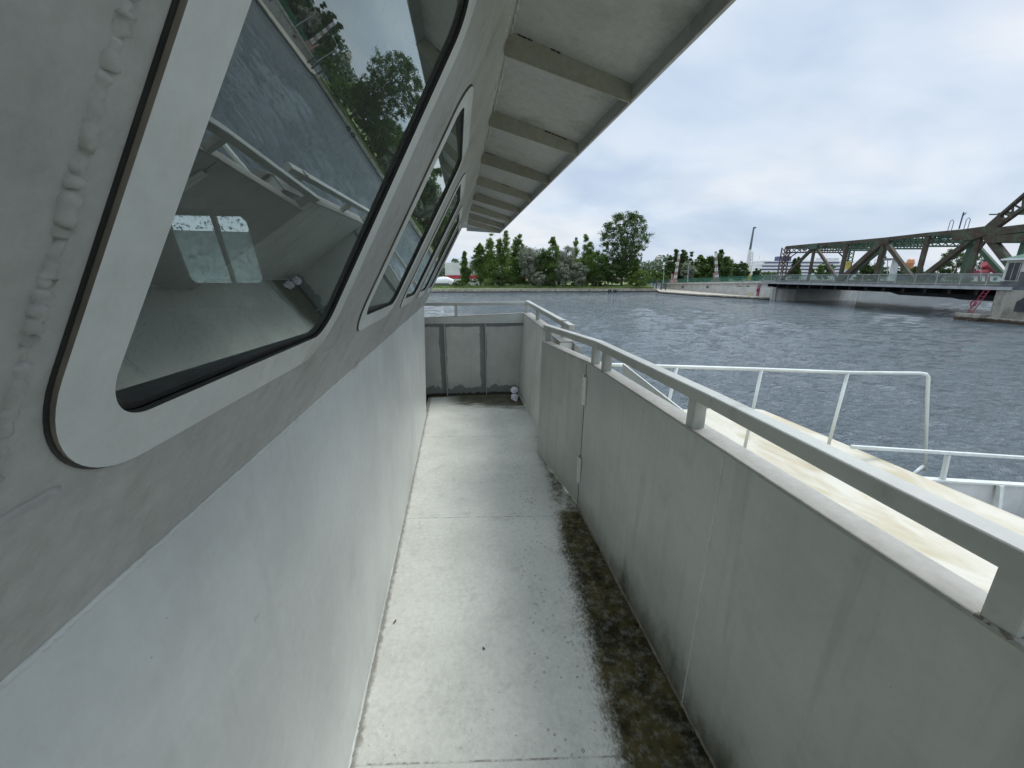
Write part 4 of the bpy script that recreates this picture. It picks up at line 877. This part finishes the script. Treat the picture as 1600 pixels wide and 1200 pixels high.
# ------------------------------------------------------------------ THE BRIDGE
br = empty('truss_bridge', 'rusty green steel truss lift bridge with counterweight arm over the channel', 'bridge', loc=g(57, 60, 3.5))
RN, RF = 51.5, 63.6
DN = [77.4, 70.2, 63.5, 57.3, 51.4, 45.7, 39.9]       # panel points
ZT = [9.75, 9.68, 9.52, 9.45, 9.50, 9.45, 9.40]
ZD = 3.68
def BP(mb, name, mat, parent=None, **kw):
    o = mb.build(name, mat)
    if parent is None: return keep(o, br)
    o.parent = parent; return o
def truss(Rr, m1, m2, near):
    t = MB(); 
    for i in range(5): t.bar(g(Rr, DN[i], ZT[i]), g(Rr, DN[i+1], ZT[i+1]), .42, .46)
    for i in range(5):
        for q in (0, 1):
            t.box(0,0,0,0,0,0) if False else None
    root = BP(t, 'truss', m1)
    b = MB(); b.bar(g(Rr, DN[0], ZD), g(Rr, DN[6], ZD), .5, .35); BP(b, 'bottom_chord', m1, root)
    for i in (1, 3): b = MB(); b.prism([g(Rr-.28, DN[i]+1.0, ZT[i]+.2), g(Rr-.28, DN[i]-1.0, ZT[i]+.2), g(Rr-.28, DN[i]-.8, ZT[i]-.7), g(Rr-.28, DN[i]+.8, ZT[i]-.7)], g(.56,0,0)); BP(b, 'gusset', 'steel_g' if i == 1 else m1, root)
    for i, w_ in ((1, .36), (2, .45), (3, .46), (4, .44), (5, .42)):
        b = MB(); b.bar(g(Rr, DN[i], ZD), g(Rr, DN[i], ZT[i]-.1), w_*.9, w_); BP(b, 'vertical', m2, root)
    for (i, j), w_ in (((0, 1), .45), ((2, 1), .38), ((2, 3), .7), ((4, 3), .48), ((4, 5), .5)):
        b = MB(); b.bar(g(Rr, DN[i], ZD), g(Rr, DN[j], ZT[j]-.15), w_*.85, w_); BP(b, 'diagonal', m2 if i != 0 else m1, root)
    # end post: laced
    b = MB(); lattice(b, g(Rr, DN[0]+.1, ZD-.2), g(Rr, DN[0]+.1, ZT[0]), .95, 9, .13, side=g(0,1,0)); BP(b, 'end_post', 'steel_r' if near else 'steel_g', root)
    # hub plates
    b = MB(); b.prism([g(Rr-.36, 48.6, 9.62), g(Rr-.36, 45.3, 9.75), g(Rr-.36, 44.7, 8.9), g(Rr-.36, 46.0, 8.45), g(Rr-.36, 48.2, 8.55)], g(.72,0,0)); BP(b, 'hub_plate', m1, root)
    return root
tn = truss(RN, M['steel'], M['steel'], True); tf = truss(RF, M['steel_g'], M['steel_g'], False)
# knee + rear diagonal + counterweight arm
for Rr, root, m1 in ((RN, tn, 'steel'), (RF, tf, 'steel_g')):
    b = MB(); b.bar(g(Rr, 45.4, 9.2), g(Rr, 41.7, 5.2), .6, .62); BP(b, 'diagonal', m1, root)
    b = MB(); b.bar(g(Rr, 45.7, 6.9), g(Rr, 44.7, 8.9), .2, .2); BP(b, 'knee_brace', m1, root)
    b = MB(); b.bar(g(Rr, 45.6, 9.35), g(Rr, 37.5, 18.4), .4, .26); b.bar(g(Rr, 45.0, 8.95), g(Rr, 37.0, 16.3), .4, .34)
    for q in range(12):
        t0 = q/12; t1 = (q+.5)/12; t2 = (q+1)/12; A = g(Rr,45.6,9.35).lerp(g(Rr,37.5,18.4), t0); Bq = g(Rr,45,8.95).lerp(g(Rr,37,16.3), t1); Cq = g(Rr,45.6,9.35).lerp(g(Rr,37.5,18.4), t2); b.bar(A, Bq, .14); b.bar(Bq, Cq, .14)
    b.prism([g(Rr-.25,45.7,9.2), g(Rr-.25,44.4,10.7), g(Rr-.25,43.7,10.1), g(Rr-.25,44.8,8.9)], g(.5,0,0))
    BP(b, 'counterweight_arm', m1, root)
    b = MB(); b.bar(g(Rr, 44.8, 9.1), g(Rr, 36, 9.3), .7, .75); b.bar(g(Rr, 44.6, 8.35), g(Rr, 36, 8.2), .8, .75); BP(b, 'tail_girder', m1 if Rr == RN else 'steel_g', root)
b = MB(); b.bar(g(RF, 42.5, ZD), g(RF, 42.5, 9), .6); BP(b, 'tower_post', 'steel_g', tf)
# overhead bracing between the trusses
for i in range(6):
    b = MB(); z_ = ZT[i]-.35; lattice_r = None
    b.bar(g(RN, DN[i], z_+.25), g(RF, DN[i], z_+.25), .28); b.bar(g(RN, DN[i], z_-.55), g(RF, DN[i], z_-.55), .22)
    for q in range(12):
        a_ = RN+(RF-RN)*q/12; c_ = RN+(RF-RN)*(q+1)/12; b.bar(g(a_, DN[i], z_-.55), g(c_, DN[i], z_+.25), .10); b.bar(g(a_, DN[i], z_+.25), g(c_, DN[i], z_-.55), .10)
    if i == 0:
        for Ra, sg in ((RN, 1), (RF, -1)): b.bar(g(Ra+sg*.3, DN[0], 7.4), g(Ra+sg*2.2, DN[0], z_-.5), .16); b.bar(g(Ra+sg*.3, DN[0], 8.2), g(Ra+sg*1.3, DN[0], z_-.5), .12)
    BP(b, 'portal_brace' if i == 0 else 'cross_brace', 'steel_g' if i else 'steel_r')
b = MB()
for i in range(5):
    b.bar(g(RN, DN[i], ZT[i]-.1), g(RF, DN[i+1], ZT[i+1]-.1), .16); b.bar(g(RF, DN[i], ZT[i]-.1), g(RN, DN[i+1], ZT[i+1]-.1), .16)
BP(b, 'lateral_bracing', 'steel_g')
b = MB(); 
for i in range(40): b.bar(g(RN+1.6, 45+i*.8, 9.5), g(RN+2.2, 45.4+i*.8, 9.15), .09); b.bar(g(RN+2.2, 45.4+i*.8, 9.15), g(RN+1.6, 45.8+i*.8, 9.5), .09)
for i in range(12): b.bar(g(RN+.4, 37+i*.8, 11.0), g(RF-.4, 37.4+i*.8, 11.1), .12)
BP(b, 'lacing', 'steel_g')
# deck, girders, railing
b = MB(); b.gbox(RN-2.2, RF+2.2, 39.5, 79.6, 3.42, 3.58); dkb = BP(b, 'bridge_deck', 'grey_tar')
b = MB(); b.gbox(RN-2.35, RN-2.2, 39.5, 79.6, 3.18, 3.50)
BP(b, 'edge_beam', 'galv')
b = MB(); b.gbox(RN-.2, RN+.2, 39.5, 79, 2.45, 3.40); b.gbox(RF-.2, RF+.2, 39.5, 79, 2.45, 3.40)
b.prism([g(RN-.3, 52.5, 2.5), g(RN-.3, 54.5, 2.5), g(RN-.3, 53, 2.15), g(RN-.3, 46.5, 2.1), g(RN-.3, 45.5, 1.95), g(RN-.3, 40, 1.95), g(RN-.3, 40, 2.5)], g(.6, 0, 0))
for i in range(15): dd = 40+i*2.7; b.gbox(RN-2.0, RF+2.0, dd-.15, dd+.15, 2.6, 3.41)
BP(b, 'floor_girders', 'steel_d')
b = MB(); b.bar(g(RN-2.1, 39.5, 4.78), g(RN-2.1, 79.5, 4.78), .07); b.bar(g(RN-2.1, 39.5, 3.7), g(RN-2.1, 79.5, 3.7), .06)
for i in range(17): b.bar(g(RN-2.1, 39.5+i*2.5, 3.55), g(RN-2.1, 39.5+i*2.5, 4.8), .07)
rg = BP(b, 'deck_railing', 'galv')
b = MB(); b.face([g(RN-2.1, 39.5, 3.72), g(RN-2.1, 79.5, 3.72), g(RN-2.1, 79.5, 4.76), g(RN-2.1, 39.5, 4.76)]); BP(b, 'mesh_panel', 'railglass', rg)
# small fittings on top of the hub
b = MB(); b.tube([g(RN+.2, 48.3, 9.8), g(RN+.2, 48.3, 11.6)], .07, 6); b.tube([g(RN+.2, 48.3, 11.2), g(RN+.2, 48.0, 11.5)], .05, 6)
for dd in (49.3, 47.6): b.tube([g(RN, dd, 9.7), g(RN, dd, 10.7), g(RN, dd-.2, 10.9), g(RN, dd-.4, 10.7), g(RN, dd-.4, 9.7)], .035, 6)
BP(b, 'ladder_hoops', 'bluewin')

# pier and operator's house
pr = empty('bridge_pier', 'stained stone and concrete pier at the right edge of the channel', 'pier', loc=g(52, 37, 0))
PR0, PD1 = 49.3, 40.75
mb = MB(); mb.gbox(PR0-.05, 66, 31, PD1+.05, -2, 3.2); keep(mb.build('concrete_base', 'pier', bevel=.06), pr)
mb = MB(); mb.gbox(PR0-.35, 66, 31, PD1+.35, -2, .45); keep(mb.build('footing', 'pier', bevel=.08), pr)
mb = MB(); mb.gbox(PR0, 60, 31, PD1, 3.2, 4.05); keep(mb.build('grey_course', 'grey_tar'), pr)
mb = MB(); mb.prism([g(PR0-.06, 36.4+q, z_) for q, z_ in ((0, 1.2), (2.45, 1.2), (2.45, 2.1), (2.0, 2.55), (0, 2.6))], g(-.03, 0, 0)-g(0,0,0)); keep(mb.build('arched_opening', 'dark'), pr)
hs = empty('control_house', 'cream clapboard bridge control house with green roof on the stone pier', 'control house', loc=g(50.5, 37, 4.05))
mb = MB(); mb.gbox(PR0+.03, 51.15, 31, PD1-.03, 4.05, 6.05)
for q in range(9): mb.gbox(PR0-.01, PR0+.03, 31, PD1-.02, 4.95+q*.125, 4.95+q*.125+.10)
keep(mb.build('wall', 'siding'), hs)
mb = MB(); mb.gbox(PR0+.0, PR0+.03, 31, 39.35, 4.05, 4.93); keep(mb.build('lower_cladding', 'grey_tar'), hs)
mb = MB(); mb.gbox(PR0-.35, 51.3, 30.8, PD1+.25, 6.05, 6.2); keep(mb.build('eave', 'wht'), hs)
mb = MB(); mb.prism([g(PR0-.3, 30.8, 6.2), g(PR0-.3, PD1+.2, 6.2), g(PR0+.9, PD1-.9, 6.75), g(PR0+.9, 30.8, 6.75)], g(1.0, 0, 0)-g(0,0,0)); keep(mb.build('roof', 'green_roof'), hs)
wd_ = keep(MB().gbox(PR0-.06, PR0-.012, 39.45, 40.45, 4.15, 5.8).build('window', 'dark'), hs)
for d0 in (39.45, 39.93, 40.40): o = MB().gbox(PR0-.09, PR0-.062, d0, d0+.05, 4.15, 5.8).build('window_frame', 'galv'); o.parent = wd_; 
# matrices: sub-parts of world-built windows share the parent's frame
mb = MB()
la, lb_ = (g(48.9, 42.0, .72), g(49.2, 41.3, 3.3)); sd_ = g(0, .45, 0)-g(0, 0, 0)
mb.bar(la, lb_, .07); mb.bar(la+sd_, lb_+sd_, .07)
for q in range(8): mb.bar(la.lerp(lb_, (q+.5)/8), la.lerp(lb_, (q+.5)/8)+sd_, .05)
tag(mb.build('ladder', 'maroon'), 'crimson ladder leaning on the left corner of the bridge pier', 'ladder')
mb = MB(); cen = g(48.7, 42.0, 1.75); mb.tube([cen+(g(.0, 1, 0))*0+g(0, .25*math.cos(a_), .28*math.sin(a_)) for a_ in np.linspace(0, 6.2, 13)], .07, 6); tag(mb.build('life_ring', 'maroon'), 'crimson life ring on the ladder at the bridge pier', 'life ring')
mb = MB(); mb.gbox(48.4, 49.6, 40.8, 43.2, -1, .72); tag(mb.build('landing_block', 'pier', bevel=.08), 'low concrete landing block at the foot of the bridge pier', 'block')
mb = MB()
for q in range(5): a_ = q*1.3; p = g(48.1+.2*math.cos(a_), 41.8+.6*math.sin(a_), -.02); mb.bar(p, p+Vector((.3*math.cos(a_), .45*math.sin(a_), .22)), .10)
tag(mb.build('rusty_scrap', 'steel_r'), 'rusty orange steel scrap on the ledge below the crimson ladder', 'scrap metal')

# ------------------------------------------------------------------ far things
def ppt(px_, py_, D):
    q = at(px_, py_, Y=1.)-Vector((0,0,4.5)); return Vector((0,0,4.5))+q*(D/(q.x*SY+q.y*CY))
p = ppt(900.5, 371, 420); ch = empty('chimney', 'tall chimney striped blue, orange, white and green behind the poplars', 'chimney', loc=(p.x, p.y, 0))
zz_ = [0, 14, 22, 27, 30.5, 36, 39.5, p.z]; cols = ['wht', 'fence', 'wht', 'red', 'wht', 'orange', 'bluewin']
for i in range(7): o = MB().tube([(0, 0, zz_[i]), (0, 0, zz_[i+1])], [1.9-.07*i, 1.83-.07*i], 16).build('stripe', cols[i], ch)
p = ppt(1028, 400, 500); mb = MB(); mb.tube([(0,0,0), (0,0,p.z*.82), (0,0,p.z*.88), (0,0,p.z*.88), (0,0,p.z*.97), (0,0,p.z*1.02)], [5, 5, 4.2, 3, 2.6, .6], 16); o = tag(mb.build('stone_tower', 'beige'), 'pale stone tower rising over the far trees right of the tallest tree', 'tower'); o.location = (p.x, p.y, 0)
p = ppt(1020, 416, 380); mb = MB(); mb.gbox(-9, 9, 0, 20, 0, p.z); o = tag(mb.build('distant_building', 'wht'), 'small pale building left of the stone tower', 'building'); o.location = (p.x, p.y, 0)
# crane
D = 230; a = ppt(1167, 423, D); b = ppt(1172, 390, D); c_ = ppt(1178, 355, D)
cr = empty('mobile_crane', 'mobile crane with a tall dark and white boom behind the trees', 'crane', loc=(a.x, a.y, 1.5)); O_ = Vector(cr.location)
mb = MB(); mb.tube([a-O_, b-O_], [.9, .75], 8); mb.build('lower_boom', 'wht', cr)
mb = MB(); mb.tube([b-O_, c_-O_, c_-O_+Vector((.9, 0, -.2))], [.62, .4, .6], 8); mb.build('upper_boom', 'crane_d', cr)
mb = MB(); lattice(mb, Vector((2.6, 0, 1)), b-O_+Vector((1.4, 0, -1)), 1.0, 9, .25); mb.build('jib', 'wht', cr)
mb = MB(); mb.box(-5, 5, -1.4, 1.4, .6, 2.2); mb.box(-3, 2, -1.3, 1.3, 2.2, 4.0)
for x in (-4, -2.4, 2.4, 4): mb.tube([(x, -1.5, .6), (x, 1.5, .6)], .6, 12)
mb.build('carrier', 'yellow', cr)
# cruise ship
D = 300; pL, pR = ppt(1183, 424, D), ppt(1345, 424, D); sh = empty('cruise_ship', 'long white cruise ship with blue window bands moored beyond the bridge', 'cruise ship', loc=g(182, D, 0))
def SB(r0, r1, d0, d1, z0, z1, name, mat): return keep(MB().gbox(r0, r1, d0, d1, z0, z1).build(name, mat), sh)
mb = MB(); gpoly(mb, [(178, 300), (255, 300), (272, 308), (255, 318), (178, 318)], .2, 6.0); keep(mb.build('hull', 'wht'), sh)
for q in range(4):
    r0 = 181+q*1.6; z_ = 6.0+q*2.4; SB(r0, 250-q*2, 301+q*.4, 317-q*.4, z_, z_+2.4, 'deck_house', 'wht'); SB(r0+1, 248-q*2, 300.8+q*.4, 300.99+q*.4, z_+.7, z_+1.6, 'window_band', 'bluewin')
SB(225, 242, 303, 315, 15.6, 17.6, 'bridge_deck', 'wht'); SB(200, 208, 305, 312, 15.6, 19.0, 'funnel', 'bluewin')
mb = MB(); mb.bar(g(236, 308, 17.6), g(236, 308, 23), .4); mb.bar(g(233, 308, 20), g(239, 308, 20), .3); mb.bar(g(186, 308, 15), g(186, 308, 19.5), .3); keep(mb.build('mast', 'wht'), sh)
# beyond the bridge on the right
mb = MB(); gpoly(mb, [(100, 165), (130, 140), (330, 140), (330, 420), (100, 420)], -2, 2.6); tag(mb.build('far_quay_ground', 'earth'), 'far quay ground beyond the bridge', kind='structure')
def far_box(px0, px1, pt_, pb_, D, mat, name, label, cat, depth=8, mi=None):
    a = ppt(px0, pt_, D); b = ppt(px1, pb_, D); r0 = a.x*CY-a.y*SY; r1 = b.x*CY-b.y*SY; return r0, r1, a.z, b.z
r0, r1, z1, z0_ = far_box(1400, 1484, 429, 441, 140, None, '', '', ''); mb = MB(); mb.gbox(r0, r1, 139, 141, 2, z1-.4); wl_ = tag(mb.build('harbour_wall', 'grey_tar'), 'long grey wall seen through the bridge railing', 'wall')
r0, r1, z1, z0_ = far_box(1486, 1545, 431, 441, 136, None, '', '', ''); lb2 = empty('low_building', 'low white building with square windows behind the bridge, left of the control house', 'building', loc=g(r0, 136, 2))
keep(MB().gbox(r0, r1+8, 136, 146, 2.0, z1).build('wall', 'wht'), lb2); keep(MB().gbox(r0-.3, r1+8.3, 135.6, 146.3, z1, z1+.7).build('roof', 'grey_tar'), lb2)
for q in range(6): keep(MB().gbox(r0+1.5+q*2.6, r0+2.7+q*2.6, 135.9, 135.99, z1-1.5, z1-.5).build('window', 'dark'), lb2)
p = ppt(1424, 404, 190); mb = MB(); mb.tube([(0,0,0), (0,0,p.z*.7), (0,0,p.z*.85), (0,0,p.z*.97), (0,0,p.z)], [1.3, 1.3, 1.6, 1.1, .3], 12); o = tag(mb.build('orange_tank', 'orange'), 'orange yellow domed tank above the trees seen through the bridge', 'tank'); o.location = (p.x, p.y, 0)
p0, p1, p2 = ppt(1537, 413, 120), ppt(1548, 421, 120), ppt(1570, 433, 120); mb = MB(); mb.tube([p0, p1], 1.0, 12); mb.tube([p1, p2], .5, 10); q0, q1 = ppt(1526, 427, 120), ppt(1540, 424, 120); mb.tube([q0, q1], .9, 12); mb.tube([ppt(1543, 419, 120), ppt(1543, 440, 120)], .5, 8); mb.tube([ppt(1531, 427, 120), ppt(1531, 440, 120)], .4, 8)
tag(mb.build('red_machine', 'redpipe'), 'red tubular machinery beyond the bridge left of the control house', 'machinery')
pa_, pb_ = ppt(1538, 431, 150), ppt(1568, 431, 150); r0 = pa_.x*CY-pa_.y*SY; r1 = pb_.x*CY-pb_.y*SY
mb = MB(); mb.gbox(r0, r1, 150, 156, 2.5, 4.6); mb.prism([g(r0,150,4.6), g(r1,150,4.6), g((r0+r1)/2,150,7.6)], g(0,6,0)-g(0,0,0)); tag(mb.build('white_tent', 'wht'), 'white peaked tent beyond the bridge beside the red machinery', 'tent')
mb = MB(); p = ppt(1300, 440, 66); p = Vector(p); 
tg = empty('traffic_gate', 'white and yellow traffic gate signal standing on the bridge deck', 'traffic signal', loc=g(56.8, 69, 3.58))
MB().box(-.15, .15, -.15, .15, 0, 1.9).build('post', 'wht', tg); MB().box(-.28, .28, -.3, .3, 1.9, 3.3).build('signal_head', 'yellow', tg, bevel=.05); MB().box(-.5, -.28, -.3, .3, 1.6, 2.1).build('lamp', 'wht', tg)
for i, (px_, ty, D, lb) in enumerate(((1387, 407, 110, 'street lamp seen through the middle of the bridge'), (1330, 410, 130, 'street lamp right of the far end post of the bridge'), (1533, 407, 115, 'street lamp left of the red machinery beyond the bridge'))):
    o, top = pole(lb, (px_, ty), (px_-1, 438), D, .12, 'galv', 'street_lamp', 'street lamp', 'street lamps beyond the bridge'); MB().box(top.x-1.0, top.x+.7, -.15, .15, top.z, top.z+.22).build('lamp_head', 'grey_tar', o)
tg2 = empty('road_sign_gantry', 'white gantry post with a box head seen through the third bridge panel', 'gantry', loc=g(61, 65, 3.58))
MB().box(-.35, .35, -.3, .3, 0, 3.6).build('post', 'wht', tg2); MB().box(-2.2, .6, -.2, .2, 3.45, 3.7).build('arm', 'galv', tg2)

# ------------------------------------------------------------------ small litter
for lb, p, r_, sc_l in (('dark scrap of dry leaf on the bulwark cap between the first two rail posts', at(1197, 745, Z=ZB+.014), .4, .008), ('brown dry leaf lying on the side deck near the cabin side', at(617, 972, Z=DK+.002), 1.2, .010), ('small curled leaf lying on the middle of the side deck', at(756, 1014, Z=DK+.002), 2.2, .008)):
    mb = MB(); n_ = 9; top_ = []
    for i in range(n_):
        t_ = i/(n_-1); x_ = (t_-.5)*2*sc_l; w__ = math.sin(math.pi*min(max(t_, .04), .96))**.7*sc_l*.5; z_ = .004*(2*t_-1)**2
        top_.append((Vector((x_, w__, z_+.002)), Vector((x_, 0, z_)), Vector((x_, -w__, z_+.003))))
    for a_, b_ in zip(top_, top_[1:]): mb.face([a_[0], a_[1], b_[1], b_[0]]); mb.face([a_[1], a_[2], b_[2], b_[1]])
    o = tag(mb.build('dry_leaf', 'tyre' if 'dark' in lb else 'bark'), lb, 'leaf'); o.location = p; o.rotation_euler = (0, 0, r_)
